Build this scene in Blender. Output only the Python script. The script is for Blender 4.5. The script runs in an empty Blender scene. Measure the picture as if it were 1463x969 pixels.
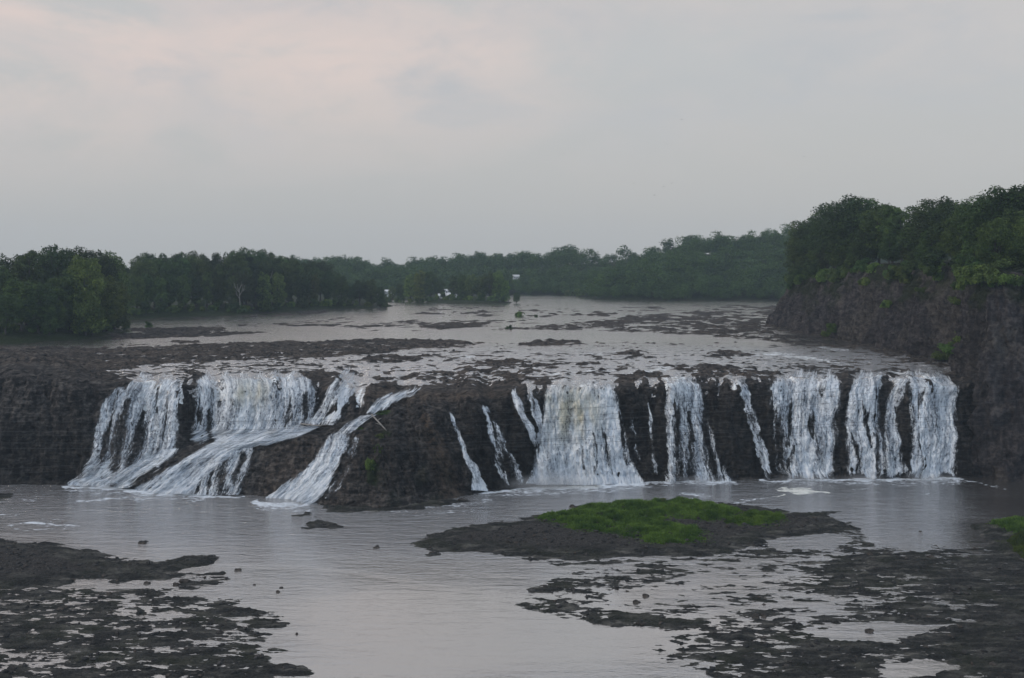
import bpy, math, random
import numpy as np
random.seed(7)
RNG = np.random.default_rng(11)
C = bpy.context.scene.collection
F, CX, HY, CZ = 1500.0, 731.5, 385.0, 53.7      # focal (photo px), centre column, horizon row, eye height above the pool
WU = 25.0                                       # level of the upper river

# ------------------------------------------------------------------ maths
def P(px, py, d):
    return ((px-CX)/F*d, d, CZ-(py-HY)*d/F)
def dpool(py): return F*CZ/(py-HY)
def dup(py): return F*(CZ-WU)/(py-HY)
def sst(a, b, x):
    t = np.clip((x-a)/(b-a), 0, 1); return t*t*(3-2*t)
def _h(ix, iy, iz, seed):
    n = (ix.astype(np.uint32)*np.uint32(374761393) + iy.astype(np.uint32)*np.uint32(668265263)
         + iz.astype(np.uint32)*np.uint32(2147483647 % 4294967295) + np.uint32((seed*1274126177) & 0xffffffff))
    n = (n ^ (n >> np.uint32(13)))*np.uint32(1274126177)
    n = (n ^ (n >> np.uint32(15)))*np.uint32(2246822519)
    n = n ^ (n >> np.uint32(16))
    return n.astype(np.float64)/4294967295.0
def n3(x, y, z, seed=0):
    x, y, z = np.broadcast_arrays(np.asarray(x, float), np.asarray(y, float), np.asarray(z, float))
    fx, fy, fz = np.floor(x), np.floor(y), np.floor(z)
    ix, iy, iz = fx.astype(np.int64)+5000, fy.astype(np.int64)+5000, fz.astype(np.int64)+5000
    tx, ty, tz = x-fx, y-fy, z-fz
    tx = tx*tx*(3-2*tx); ty = ty*ty*(3-2*ty); tz = tz*tz*(3-2*tz)
    r = 0
    for a in (0, 1):
        wa = tx if a else 1-tx
        for b in (0, 1):
            wb = wa*(ty if b else 1-ty)
            for c in (0, 1):
                r = r + wb*(tz if c else 1-tz)*_h(ix+a, iy+b, iz+c, seed)
    return r*2-1
def n2(x, y, seed=0):
    x, y = np.broadcast_arrays(np.asarray(x, float), np.asarray(y, float))
    fx, fy = np.floor(x), np.floor(y)
    ix, iy = fx.astype(np.int64)+5000, fy.astype(np.int64)+5000
    tx, ty = x-fx, y-fy
    tx = tx*tx*(3-2*tx); ty = ty*ty*(3-2*ty)
    z = np.zeros_like(ix)
    return ((1-tx)*(1-ty)*_h(ix, iy, z, seed)+tx*(1-ty)*_h(ix+1, iy, z, seed)
            + (1-tx)*ty*_h(ix, iy+1, z, seed)+tx*ty*_h(ix+1, iy+1, z, seed))*2-1
def fbm2(x, y, o=4, seed=0, g=0.5):
    r, a, s = 0, 1.0, 0
    for i in range(o):
        c_, s_ = math.cos(i*0.7)*2**i, math.sin(i*0.7)*2**i
        r = r+a*n2(x*c_-y*s_+i*17.3, x*s_+y*c_+i*9.1, seed+i); s += a; a *= g
    return r/s*1.6
def sfbm2(x, y, o=4, seed=0, g=0.5):          # no rotation: keeps streaks streaky
    r, a, s = 0, 1.0, 0
    for i in range(o):
        r = r+a*n2(x*2**i+i*17.3, y*2**i+i*9.1, seed+i); s += a; a *= g
    return r/s*1.6
def fbm3(x, y, z, o=4, seed=0, g=0.5):
    r, a, s = 0, 1.0, 0
    for i in range(o):
        r = r+a*n3(x*2**i+i*7.7, y*2**i+i*3.3, z*2**i+i*5.1, seed+i); s += a; a *= g
    return r/s*1.6
def ridged(v): return 1-2*np.abs(v)
def poly_sd(X, Y, poly):                         # signed distance, positive inside
    X = np.asarray(X, float); Y = np.asarray(Y, float)
    d2 = np.full(X.shape, 1e18); ins = np.zeros(X.shape, bool)
    n = len(poly)
    for i in range(n):
        ax, ay = poly[i]; bx, by = poly[(i+1) % n]
        ex, ey = bx-ax, by-ay
        t = np.clip(((X-ax)*ex+(Y-ay)*ey)/(ex*ex+ey*ey+1e-12), 0, 1)
        d2 = np.minimum(d2, (X-ax-t*ex)**2+(Y-ay-t*ey)**2)
        if ay != by:
            cond = (ay > Y) != (by > Y)
            ins ^= cond & (X < (bx-ax)*(Y-ay)/(by-ay)+ax)
    return np.where(ins, 1, -1)*np.sqrt(d2)
def stroke(PX, PY, pts, ysc=1.0, lo=0.45, hi=1.25):                # pts (px,py,halfwidth): soft 0..1 in photo-plan units
    r = np.zeros(PX.shape)
    for (ax, ay, aw), (bx, by, bw) in zip(pts[:-1], pts[1:]):
        ex, ey = bx-ax, (by-ay)*ysc
        t = np.clip(((PX-ax)*ex+(PY-ay)*ysc*ey)/(ex*ex+ey*ey+1e-9), 0, 1)
        dd = np.sqrt((PX-ax-t*ex)**2+((PY-ay)*ysc-t*ey)**2)
        w = aw+(bw-aw)*t
        r = np.maximum(r, 1-sst(lo, hi, dd/w))
    return r

# ------------------------------------------------------------------ object helpers
def tag(o, label=None, cat=None, group=None, kind=None):
    if label: o['label'] = label
    if cat: o['category'] = cat
    if group: o['group'] = group
    if kind: o['kind'] = kind
    return o
def mesh_obj(name, verts, faces, mat=None, parent=None, smooth=False, attrs=None, loc=None):
    """verts (n,3) array; faces: (m,4) or (m,3) int array or python list"""
    me = bpy.data.meshes.new(name)
    verts = np.ascontiguousarray(verts, dtype=np.float32)
    if isinstance(faces, np.ndarray):
        k = faces.shape[1]; m = faces.shape[0]
        me.vertices.add(len(verts)); me.vertices.foreach_set('co', verts.ravel())
        me.loops.add(m*k); me.loops.foreach_set('vertex_index', np.ascontiguousarray(faces, dtype=np.int32).ravel())
        me.polygons.add(m)
        me.polygons.foreach_set('loop_start', np.arange(0, m*k, k, dtype=np.int32))
        me.polygons.foreach_set('loop_total', np.full(m, k, dtype=np.int32))
        me.update(calc_edges=True)
    else:
        me.from_pydata([tuple(map(float, v)) for v in verts], [], faces); me.update()
    me.polygons.foreach_set('use_smooth', np.full(len(me.polygons), smooth, dtype=bool))
    for k, v in (attrs or {}).items():
        a = me.attributes.new(k, 'FLOAT', 'POINT'); a.data.foreach_set('value', np.ascontiguousarray(v, dtype=np.float32).ravel())
    if mat: me.materials.append(mat)
    o = bpy.data.objects.new(name, me); C.objects.link(o)
    if parent: o.parent = parent
    if loc is not None: o.location = loc
    return o
def grid_faces(R, Q, keep=None):
    i = np.arange(R*Q).reshape(R, Q)
    f = np.stack([i[:-1, :-1], i[:-1, 1:], i[1:, 1:], i[1:, :-1]], -1).reshape(-1, 4)
    if keep is not None:
        f = f[keep.reshape(-1)]
    return f
def grid_obj(name, G, mat, keep=None, **kw):
    R, Q = G.shape[:2]
    return mesh_obj(name, G.reshape(-1, 3), grid_faces(R, Q, keep), mat, **kw)
def empty(name, loc=(0, 0, 0), rz=0.0, sc=1.0):
    o = bpy.data.objects.new(name, None); C.objects.link(o); o.location = loc
    o.rotation_euler = (0, 0, rz); o.scale = (sc, sc, sc) if np.isscalar(sc) else sc
    o.empty_display_size = 0.5
    return o
class MB:
    def __init__(s): s.v = []; s.f = []
    def add(s, v, f):
        n = len(s.v); s.v += [tuple(map(float, p)) for p in v]; s.f += [tuple(i+n for i in q) for q in f]
    def box(s, x0, x1, y0, y1, z0, z1):
        s.add([(x0, y0, z0), (x1, y0, z0), (x1, y1, z0), (x0, y1, z0), (x0, y0, z1), (x1, y0, z1), (x1, y1, z1), (x0, y1, z1)],
              [(0, 3, 2, 1), (4, 5, 6, 7), (0, 1, 5, 4), (1, 2, 6, 5), (2, 3, 7, 6), (3, 0, 4, 7)])
    def tube(s, pts, rads, n=7, rough=0.0):
        pts = [np.array(p, float) for p in pts]; rings = []
        up = np.array([0.13, 0.31, 0.94])
        for i, p in enumerate(pts):
            t = pts[min(i+1, len(pts)-1)]-pts[max(i-1, 0)]; t /= (np.linalg.norm(t)+1e-9)
            a = np.cross(t, up if abs(t@up) < 0.9 else np.array([1., 0, 0])); a /= np.linalg.norm(a); b = np.cross(t, a)
            rings.append([p+(a*math.cos(2*math.pi*k/n)+b*math.sin(2*math.pi*k/n))*rads[i]*(1+rough*random.uniform(-1, 1)) for k in range(n)])
        v = [q for r in rings for q in r]; f = []
        for i in range(len(pts)-1):
            for k in range(n):
                f.append((i*n+k, i*n+(k+1) % n, (i+1)*n+(k+1) % n, (i+1)*n+k))
        f.append(tuple(range(n))[::-1]); f.append(tuple((len(pts)-1)*n+k for k in range(n)))
        s.add(v, f)
    def build(s, name, mat, parent=None, smooth=False):
        return mesh_obj(name, np.array(s.v), s.f, mat, parent, smooth)

# ------------------------------------------------------------------ materials
def newmat(name):
    m = bpy.data.materials.new(name); m.use_nodes = True
    nt = m.node_tree; nt.nodes.clear(); return m, nt
class NB:
    def __init__(s, nt): s.nt = nt; s.L = nt.links
    def n(s, t, **kw):
        nd = s.nt.nodes.new(t)
        for k, v in kw.items():
            if k.startswith('i_'):
                key = k[2:]; key = int(key) if key.isdigit() else key
                s.put(nd.inputs[key], v)
            else: setattr(nd, k, v)
        return nd
    def put(s, sock, v):
        if hasattr(v, 'is_linked') or isinstance(v, bpy.types.NodeSocket): s.L.new(v, sock)
        elif isinstance(v, (tuple, list)) and len(v) == 3 and sock.type == 'RGBA': sock.default_value = (*v, 1)
        else: sock.default_value = v
    def math(s, op, a, b=0.0, c=None, clamp=False):
        nd = s.n('ShaderNodeMath', operation=op, use_clamp=clamp); s.put(nd.inputs[0], a); s.put(nd.inputs[1], b)
        if c is not None: s.put(nd.inputs[2], c)
        return nd.outputs[0]
    def attr(s, name): return s.n('ShaderNodeAttribute', attribute_name=name).outputs['Fac']
    def coord(s, out='Object', scale=(1, 1, 1), loc=(0, 0, 0)):
        tc = s.n('ShaderNodeTexCoord'); mp = s.n('ShaderNodeMapping')
        s.L.new(tc.outputs[out], mp.inputs[0]); mp.inputs['Scale'].default_value = scale; mp.inputs['Location'].default_value = loc
        return mp.outputs[0]
    def noise(s, vec, scale=1.0, detail=4.0, rough=0.55, dist=0.0):
        nd = s.n('ShaderNodeTexNoise'); s.L.new(vec, nd.inputs['Vector'])
        nd.inputs['Scale'].default_value = scale; nd.inputs['Detail'].default_value = detail
        nd.inputs['Roughness'].default_value = rough; nd.inputs['Distortion'].default_value = dist
        return nd.outputs['Fac']
    def ramp(s, fac, stops, interp='LINEAR'):
        nd = s.n('ShaderNodeValToRGB'); s.put(nd.inputs[0], fac); cr = nd.color_ramp; cr.interpolation = interp
        while len(cr.elements) < len(stops): cr.elements.new(0.5)
        for e, (p, c) in zip(cr.elements, stops):
            e.position = p; e.color = (*c, 1) if len(c) == 3 else c
        return nd.outputs[0]
    def mixc(s, f, a, b, blend='MIX'):
        nd = s.n('ShaderNodeMix', data_type='RGBA', blend_type=blend)
        s.put(nd.inputs[0], f); s.put(nd.inputs[6], a); s.put(nd.inputs[7], b); return nd.outputs[2]
    def mapr(s, v, a, b, c=0.0, d=1.0, smooth=True):
        nd = s.n('ShaderNodeMapRange', interpolation_type='SMOOTHSTEP' if smooth else 'LINEAR')
        s.put(nd.inputs[0], v)
        for k, q in zip((1, 2, 3, 4), (a, b, c, d)): s.put(nd.inputs[k], q)
        return nd.outputs[0]
    def bump(s, h, strength=0.5, dist=0.3, normal=None):
        nd = s.n('ShaderNodeBump'); nd.inputs['Strength'].default_value = strength; nd.inputs['Distance'].default_value = dist
        s.put(nd.inputs['Height'], h)
        if normal is not None: s.L.new(normal, nd.inputs['Normal'])
        return nd.outputs[0]
    def princ(s, col, rough=0.7, normal=None, **kw):
        nd = s.n('ShaderNodeBsdfPrincipled'); s.put(nd.inputs['Base Color'], col); s.put(nd.inputs['Roughness'], rough)
        if normal is not None: s.L.new(normal, nd.inputs['Normal'])
        for k, v in kw.items(): s.put(nd.inputs[k], v)
        return nd.outputs[0]
    def mixs(s, f, a, b):
        nd = s.n('ShaderNodeMixShader'); s.put(nd.inputs[0], f); s.L.new(a, nd.inputs[1]); s.L.new(b, nd.inputs[2]); return nd.outputs[0]
    def out(s, sh): s.L.new(sh, s.n('ShaderNodeOutputMaterial').inputs['Surface'])

def mat_shelf():          # wet dark shale of the lower river, gravel on the higher parts
    m, nt = newmat('wet_shale'); b = NB(nt)
    v = b.coord('Object', (1, 1, 1)); vs = b.coord('Object', (0.35, 1.1, 1.0))
    a = b.noise(vs, 0.5, 8, 0.65); c = b.noise(v, 3.0, 6, 0.7); e = b.noise(v, 0.12, 4, 0.5)
    col = b.ramp(a, [(0.3, (0.008, 0.008, 0.008)), (0.47, (0.026, 0.026, 0.024)), (0.57, (0.065, 0.062, 0.055)), (0.70, (0.16, 0.15, 0.13))])
    col = b.mixc(b.mapr(e, 0.45, 0.7, 0, 0.45), col, (0.028, 0.032, 0.014))
    peb = b.ramp(c, [(0.36, (0.012, 0.011, 0.011)), (0.5, (0.04, 0.036, 0.033)), (0.68, (0.13, 0.12, 0.11))])
    col = b.mixc(b.attr('gravel'), col, peb)
    h = b.math('ADD', b.math('MULTIPLY', a, 0.8), b.math('MULTIPLY', c, 0.7))
    b.out(b.princ(col, b.mapr(c, 0.3, 0.7, 0.45, 0.9), b.bump(h, 1.0, 1.0), **{'Specular IOR Level': 0.14})); return m
def mat_rock(name, dark, mid, light, strata=(0.12, 0.12, 1.4), bumpd=0.8, tan=(0.17, 0.115, 0.075)):
    m, nt = newmat(name); b = NB(nt)
    v = b.coord('Object', (1, 1, 1)); vs = b.coord('Object', strata); vv = b.coord('Object', (0.5, 0.5, 0.09))
    a = b.noise(vs, 1.0, 8, 0.7, 0.3); c = b.noise(v, 0.9, 8, 0.65); g = b.noise(vv, 1.0, 7, 0.65, 0.4)
    mixn = b.math('ADD', b.math('MULTIPLY', a, 0.35), b.math('ADD', b.math('MULTIPLY', c, 0.35), b.math('MULTIPLY', g, 0.3)))
    col = b.ramp(mixn, [(0.38, dark), (0.49, mid), (0.62, light)])
    tone = b.attr('tone')
    col = b.mixc(b.math('MULTIPLY', tone, b.mapr(mixn, 0.38, 0.6)), col, tan)
    dk = b.mapr(b.attr('wet'), 0, 1, 1, 0.35)
    col = b.mixc(1.0, col, dk, 'MULTIPLY')
    gr = b.attr('green')
    col = b.mixc(gr, col, b.ramp(c, [(0.3, (0.006, 0.010, 0.004)), (0.7, (0.028, 0.040, 0.013))]))
    h = b.math('ADD', b.math('MULTIPLY', a, 0.7), b.math('ADD', b.math('MULTIPLY', g, 0.8), b.math('MULTIPLY', c, 0.6)))
    b.out(b.princ(col, b.mapr(c, 0.3, 0.7, 0.6, 0.95), b.bump(h, 1.0, bumpd), **{'Specular IOR Level': 0.12})); return m
def mat_water(name, body, rip=1.0, mir=0.42, sc=1.0):
    m, nt = newmat(name); b = NB(nt)
    v1 = b.coord('Object', (0.16*sc, 0.55*sc, 1)); v2 = b.coord('Object', (0.7*sc, 1.9*sc, 1)); v3 = b.coord('Object', (0.012, 0.035, 1)); vf = b.coord('Object', (0.7, 1.3, 1))
    big = b.noise(v3, 1.0, 3, 0.5, 0.8)
    rough_zone = b.math('ADD', b.mapr(big, 0.36, 0.66, 0.12, 0.30), b.attr('chop'))
    w = b.math('ADD', b.noise(v1, 1.0, 4, 0.6, 0.6), b.math('MULTIPLY', b.noise(v2, 1.0, 5, 0.65, 0.4), 0.5))
    h = b.math('MULTIPLY', w, b.math('MULTIPLY', rough_zone, 0.34*rip))
    nm = b.bump(h, 1.0, 1.0)
    col = b.mixc(b.mapr(big, 0.3, 0.7), tuple(x*0.85 for x in body), tuple(x*1.15 for x in body))
    base = b.princ(col, 0.12, nm, IOR=1.33)
    gl = b.n('ShaderNodeBsdfGlossy'); gl.inputs['Roughness'].default_value = 0.1; gl.inputs['Color'].default_value = (0.93, 0.92, 0.91, 1)
    nt.links.new(nm, gl.inputs['Normal'])
    lw = b.n('ShaderNodeLayerWeight'); lw.inputs['Blend'].default_value = 0.35
    mf = b.math('MULTIPLY', b.mapr(lw.outputs['Facing'], 0.35, 0.95, 0.55, 1.0, False), mir)
    mf = b.math('MULTIPLY', mf, b.mapr(b.attr('chop'), 0.1, 1.2, 1.0, 0.62, False))
    wat = b.mixs(mf, base, gl.outputs[0])
    fn = b.math('ADD', b.math('MULTIPLY', b.noise(vf, 1.0, 8, 0.75, 0.5), 0.9), b.math('MULTIPLY', b.noise(vf, 0.25, 4, 0.6), 0.5))
    fo = b.math('ADD', b.attr('foam'), b.math('MULTIPLY', b.math('SUBTRACT', fn, 0.7), 2.3))
    fa = b.mapr(fo, 0.40, 0.95, 0, 0.92)
    foam = b.princ(b.mixc(b.attr('cream'), (0.72, 0.76, 0.8), (0.78, 0.74, 0.6)), 0.85, b.bump(fn, 0.6, 0.4))
    b.out(b.mixs(fa, wat, foam)); return m
def mat_fall():
    m, nt = newmat('falling_water'); b = NB(nt)
    su, tv, de, ti, se = (b.attr(k) for k in ('su', 'tv', 'dens', 'tint', 'seed'))
    def vec(a, c):
        nd = b.n('ShaderNodeCombineXYZ'); b.put(nd.inputs[0], b.math('MULTIPLY', su, a)); b.put(nd.inputs[1], b.math('MULTIPLY', tv, c)); b.put(nd.inputs[2], se); return nd.outputs[0]
    s1 = b.noise(vec(0.45, 0.05), 1.0, 5, 0.6, 0.8)
    s2 = b.noise(vec(1.9, 0.34), 1.0, 7, 0.72, 1.4)
    s3 = b.noise(vec(1.5, 1.1), 1.0, 8, 0.78, 0.9)
    comb = b.math('ADD', b.math('MULTIPLY', b.math('SUBTRACT', s1, 0.5), 1.5),
                  b.math('ADD', b.math('MULTIPLY', b.math('SUBTRACT', s2, 0.5), 2.0), b.math('MULTIPLY', b.math('SUBTRACT', s3, 0.5), 2.2)))
    al = b.mapr(b.math('ADD', de, comb), -0.12, 0.98, 0, 0.97)
    col = b.ramp(b.math('ADD', b.math('MULTIPLY', s2, 0.6), b.math('MULTIPLY', s3, 0.4)), [(0.38, (0.40, 0.46, 0.54)), (0.48, (0.78, 0.82, 0.87)), (0.55, (0.93, 0.95, 0.96))])
    col = b.mixc(b.mapr(s1, 0.42, 0.56, 0.55, 0.0), col, (0.40, 0.47, 0.56))  # broad darker bluish bands: shading put into the water colour
    col = b.mixc(b.math('MULTIPLY', ti, 0.85), col, (0.62, 0.56, 0.4))
    nm = b.bump(b.math('ADD', b.math('MULTIPLY', s2, 1.0), b.math('MULTIPLY', s3, 0.6)), 1.0, 0.9)
    d = b.princ(col, 0.55, nm)
    tr = b.n('ShaderNodeBsdfTransparent').outputs[0]
    b.out(b.mixs(al, tr, d)); return m
def mat_leaf(name, c0, c1):
    m, nt = newmat(name); b = NB(nt)
    oi = b.n('ShaderNodeObjectInfo').outputs['Random']
    v = b.coord('Object'); n = b.noise(v, 0.35, 3, 0.6)
    f = b.math('ADD', b.math('MULTIPLY', b.attr('tone'), 0.55), b.math('MULTIPLY', b.mapr(n, 0.35, 0.65), 0.45))
    col = b.mixc(f, c0, c1)
    hs = b.n('ShaderNodeHueSaturation'); b.put(hs.inputs['Color'], col)
    b.put(hs.inputs['Hue'], b.mapr(oi, 0, 1, 0.47, 0.52, False)); b.put(hs.inputs['Value'], b.mapr(b.math('FRACT', b.math('MULTIPLY', oi, 7.3)), 0, 1, 0.6, 1.5, False))
    col = hs.outputs[0]
    p = b.princ(col, 0.6, **{'Specular IOR Level': 0.2})
    t = b.n('ShaderNodeBsdfTranslucent'); b.put(t.inputs[0], col)
    b.out(b.mixs(0.25, p, t.outputs[0])); return m
def mat_plain(name, col, rough=0.8, var=0.25, scale=2.0):
    m, nt = newmat(name); b = NB(nt)
    n = b.noise(b.coord('Object'), scale, 5, 0.6)
    c = b.mixc(b.mapr(n, 0.3, 0.7), tuple(x*(1-var) for x in col), tuple(min(1, x*(1+var)) for x in col))
    b.out(b.princ(c, rough, b.bump(n, 0.3, 0.1))); return m

M_shelf = mat_shelf()
M_ledge = mat_rock('river_shale', (0.007, 0.0065, 0.0065), (0.027, 0.024, 0.0225), (0.15, 0.133, 0.118), (0.2, 0.4, 1.3), 1.4)
M_cliff = mat_rock('cliff_shale', (0.010, 0.009, 0.0105), (0.036, 0.032, 0.034), (0.12, 0.106, 0.101), (0.3, 0.3, 0.7), 2.4, (0.115, 0.1, 0.082))
M_pool = mat_water('pool_water', (0.092, 0.083, 0.075), 2.6, 0.88)
M_river = mat_water('river_water', (0.16, 0.145, 0.135), 2.0, 1.0, 0.8)
M_fall = mat_fall()
M_leaf = [mat_leaf('leaves_dark_green', (0.009, 0.021, 0.007), (0.046, 0.078, 0.02)),
          mat_leaf('leaves_mid_green', (0.012, 0.030, 0.008), (0.066, 0.108, 0.024)),
          mat_leaf('leaves_light_green', (0.02, 0.044, 0.01), (0.105, 0.15, 0.03))]
M_bushl = mat_leaf('leaves_bright_green', (0.025, 0.055, 0.01), (0.085, 0.14, 0.03))
M_grass = mat_leaf('grass_blades', (0.022, 0.052, 0.007), (0.095, 0.155, 0.022))
M_bark = mat_plain('bark', (0.03, 0.026, 0.022), 0.9, 0.4, 4)
M_dead = mat_plain('bleached_wood', (0.2, 0.185, 0.165), 0.85, 0.3, 3)
M_wall = mat_plain('white_siding', (0.6, 0.6, 0.59), 0.6, 0.05, 1)
M_roof = mat_plain('pale_roof', (0.6, 0.6, 0.6), 0.7, 0.1, 1)
M_roofd = mat_plain('grey_roof', (0.12, 0.12, 0.13), 0.8, 0.2, 1)
M_glass = mat_plain('dark_window', (0.03, 0.035, 0.04), 0.2, 0.1, 1)
M_cable = mat_plain('cable_black', (0.03, 0.03, 0.03), 0.6, 0.1, 1)
M_bird = mat_plain('bird_feathers', (0.05, 0.05, 0.055), 0.8, 0.2, 10)
M_stone = mat_rock('boulder_shale', (0.012, 0.012, 0.012), (0.03, 0.029, 0.028), (0.08, 0.075, 0.07), (1, 1, 3), 0.3)

# ------------------------------------------------------------------ lower river bed
def img2pool(poly): return [((px-CX)/F*dpool(py), dpool(py)) for px, py in poly]
# (polygon, cover value, edge softness m): 1 = dry rock, 0 = half puddles, -1 = open water
LOWER = [
 ([(-400, 768), (0, 771), (60, 775), (120, 786), (160, 796), (225, 803), (270, 797), (312, 796), (298, 808), (240, 817), (262, 829), (200, 836), (150, 829), (95, 837), (0, 843), (-400, 845)], 0.95, 2.0),
 ([(-400, 840), (100, 835), (235, 812), (318, 820), (320, 833), (240, 850), (300, 850), (362, 858), (345, 868), (400, 878), (424, 892), (385, 915), (412, 930), (398, 945), (438, 962), (432, 980), (380, 1120), (-400, 1120)], 0.17, 1.2),
 ([(255, 852), (355, 856), (345, 868), (420, 890), (385, 915), (405, 935), (400, 945), (430, 962), (410, 1010), (0, 1120), (-100, 985), (150, 945), (280, 925), (300, 890)], 0.32, 3.5),
 ([(578, 776), (640, 757), (700, 748), (770, 738), (850, 722), (960, 716), (1060, 722), (1130, 733), (1195, 731), (1215, 745), (1240, 752), (1205, 764), (1110, 772), (1060, 786), (1010, 795), (900, 798), (770, 801), (700, 791), (640, 789), (612, 784)], 0.95, 3.5),
 ([(728, 868), (775, 835), (822, 812), (890, 805), (1010, 797), (1110, 777), (1200, 768), (1300, 770), (1420, 768), (1900, 760), (1900, 1120), (1120, 1120), (1030, 985), (985, 955), (918, 938), (948, 906), (880, 898), (790, 880)], -0.1, 1.4),
 ([(1140, 800), (1220, 785), (1380, 778), (1463, 780), (1900, 770), (1900, 1120), (1150, 1120), (1060, 985), (1000, 950), (925, 938), (985, 905), (1090, 895), (1180, 870), (1150, 830)], 0.34, 6.0),
 ([(1250, 820), (1463, 800), (1900, 780), (1900, 1120), (1400, 1120), (1330, 880)], 0.5, 10.0),
 ([(735, 866), (760, 852), (900, 872), (1000, 890), (1000, 905), (850, 893)], 0.2, 1.5),
 ([(745, 842), (830, 822), (990, 808), (1010, 818), (900, 845), (800, 855)], 0.22, 1.5),
 ([(1000, 796), (1060, 785), (1120, 772), (1240, 751), (1340, 772), (1230, 786), (1120, 800), (1030, 806)], 0.16, 2.0),
 ([(760, 800), (830, 800), (900, 799), (1010, 796), (1000, 804), (880, 808), (790, 808)], 0.1, 1.5),
 ([(1398, 752), (1420, 742), (1500, 738), (1900, 730), (1900, 800), (1463, 806), (1410, 782)], 1.1, 2.0),
 ([(412, 734), (450, 733), (445, 741), (425, 740)], 0.35, 0.9),
 ([(430, 752), (455, 744), (492, 750), (470, 756), (440, 756)], 0.6, 0.7),
 ([(455, 722), (500, 722), (580, 719), (655, 712), (668, 716), (600, 728), (540, 732), (475, 732)], 0.75, 1.0),
 ([(196, 776), (205, 774), (213, 776), (205, 778)], 0.7, 0.5),
 ([(-400, 746), (-60, 748), (8, 754), (0, 757), (-400, 760)], 0.6, 1.0),
 ([(-400, 700), (-20, 702), (20, 706), (10, 716), (-400, 722)], 0.25, 1.0),
 ([(610, 790), (628, 789), (628, 794), (612, 794)], 0.6, 0.5),
]
CUTS = [([(100, 829), (260, 831), (262, 838), (160, 841), (80, 840)], 1.0),
        ([(1170, 735), (1210, 733), (1300, 738), (1395, 752), (1385, 772), (1290, 776), (1240, 772), (1230, 755)], 1.0),
        ([(1095, 772), (1190, 763), (1215, 772), (1190, 782), (1110, 784)], 1.0),
        ([(1150, 905), (1200, 888), (1330, 892), (1290, 915), (1190, 918)], 1.2),
        ([(1250, 958), (1330, 940), (1370, 955), (1290, 975)], 1.0)]
def heightA(X, Y, fine=True):
    c = np.full(X.shape, -1.0); hi = np.zeros(X.shape)
    wx = X+1.6*n2(X/4, Y/2.5, 31)+0.5*n2(X/1.2, Y/0.8, 33); wy = Y+1.3*n2(X/4, Y/2.5, 32)+0.4*n2(X/1.2, Y/0.8, 34)
    for poly, cv, soft in LOWER:
        sd = poly_sd(wx, wy, img2pool(poly))
        c = np.maximum(c, -1+(cv+1)*sst(-soft, soft, sd))
        if cv > 0.9: hi = np.maximum(hi, np.clip(sd-2, 0, 9)*0.05)
    for poly, soft in CUTS:
        sd = poly_sd(wx, wy, img2pool(poly))
        k = sst(-soft, soft, sd); c = c*(1-k)-0.8*k; hi = hi*(1-k)
    nz = 0.40*sfbm2(X/5.5+0.3*Y/5, Y/2.0, 3, 41)+0.62*sfbm2(X/1.9+0.4*Y, Y/0.8, 4, 47, 0.62)+0.25*ridged(sfbm2(X/3.5-0.2*Y, Y/1.2, 3, 55))-0.12
    nz = nz+0.22*fbm2(X/18, Y/9, 2, 51)
    h = 0.42*c+0.30*nz+hi
    h = h+np.clip(hi*2, 0, 1)*0.28*fbm2(X/2.6, Y/2.2, 4, 65)
    h = h+np.where(h > 0, (0.10*sfbm2(X/0.55, Y/0.4, 2, 61)+0.16*fbm2(X/1.8, Y/1.4, 3, 63))*np.clip(h*5, 0, 1), 0)
    return h, sst(0.6, 1.0, c)*sst(0.1, 0.35, hi)
cols = np.linspace(-330, 1790, 1500); rows = np.concatenate([np.linspace(1120, 990, 90), np.linspace(989, 668, 760)])
PXg, PYg = np.meshgrid(cols, rows)
Dg = dpool(PYg); Xg = (PXg-CX)/F*Dg
hA, gA = heightA(Xg, Dg)
grid_obj('riverbed', np.stack([Xg, Dg, hA], -1), M_shelf, smooth=True, attrs=dict(gravel=gA))
tag(bpy.data.objects['riverbed'], 'dark wet shale flats with puddles and gravel islands below the falls', kind='structure')

# ------------------------------------------------------------------ the falls: rock face profiles (py, depth) per column
KEYS = [  # px, base py, then four (py, d)
 (-350, 692, (640, 265), (590, 268), (545, 273), (524, 292)),
 (60,   693, (640, 264.5), (590, 267), (545, 272), (522, 288)),
 (110,  693, (650, 264), (600, 267), (555, 271), (535, 280)),
 (140,  693, (655, 263), (610, 266.5), (562, 270.5), (546, 275)),
 (200,  699, (682, 259.5), (668, 266), (560, 271), (546, 276)),
 (260,  706, (662, 257), (640, 268), (558, 272), (544, 277)),
 (340,  706, (640, 257.5), (622, 269), (556, 273), (541, 279)),
 (420,  713, (621, 258), (609, 269), (556, 274), (540, 280)),
 (470,  723, (627, 254), (606, 267), (566, 272), (545, 281)),
 (520,  727, (622, 250), (597, 261), (575, 267), (556, 277)),
 (560,  726, (640, 245), (602, 253), (585, 261), (558, 275)),
 (620,  718, (650, 247.5), (597, 253), (573, 261), (554, 276)),
 (700,  702, (650, 256.5), (602, 259), (571, 263.5), (554, 275)),
 (770,  695, (650, 261.5), (600, 263.5), (566, 267), (553, 275)),
 (840,  692, (645, 264), (600, 266), (562, 268.5), (552, 275)),
 (910,  689, (648, 266.5), (600, 268.5), (553, 271), (544, 277)),
 (1000, 686, (646, 268.5), (600, 270.5), (551, 273), (541, 279)),
 (1100, 684, (645, 270), (600, 272), (551, 274), (542, 280)),
 (1200, 683, (645, 271), (600, 273), (550, 275), (540, 281)),
 (1300, 682, (640, 272), (600, 274), (548, 276), (537, 284)),
 (1370, 681, (640, 273), (600, 275), (553, 277.5), (543, 284)),
 (1800, 681, (640, 273), (600, 275), (553, 277.5), (543, 284)),
]
NC = 1700
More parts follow.
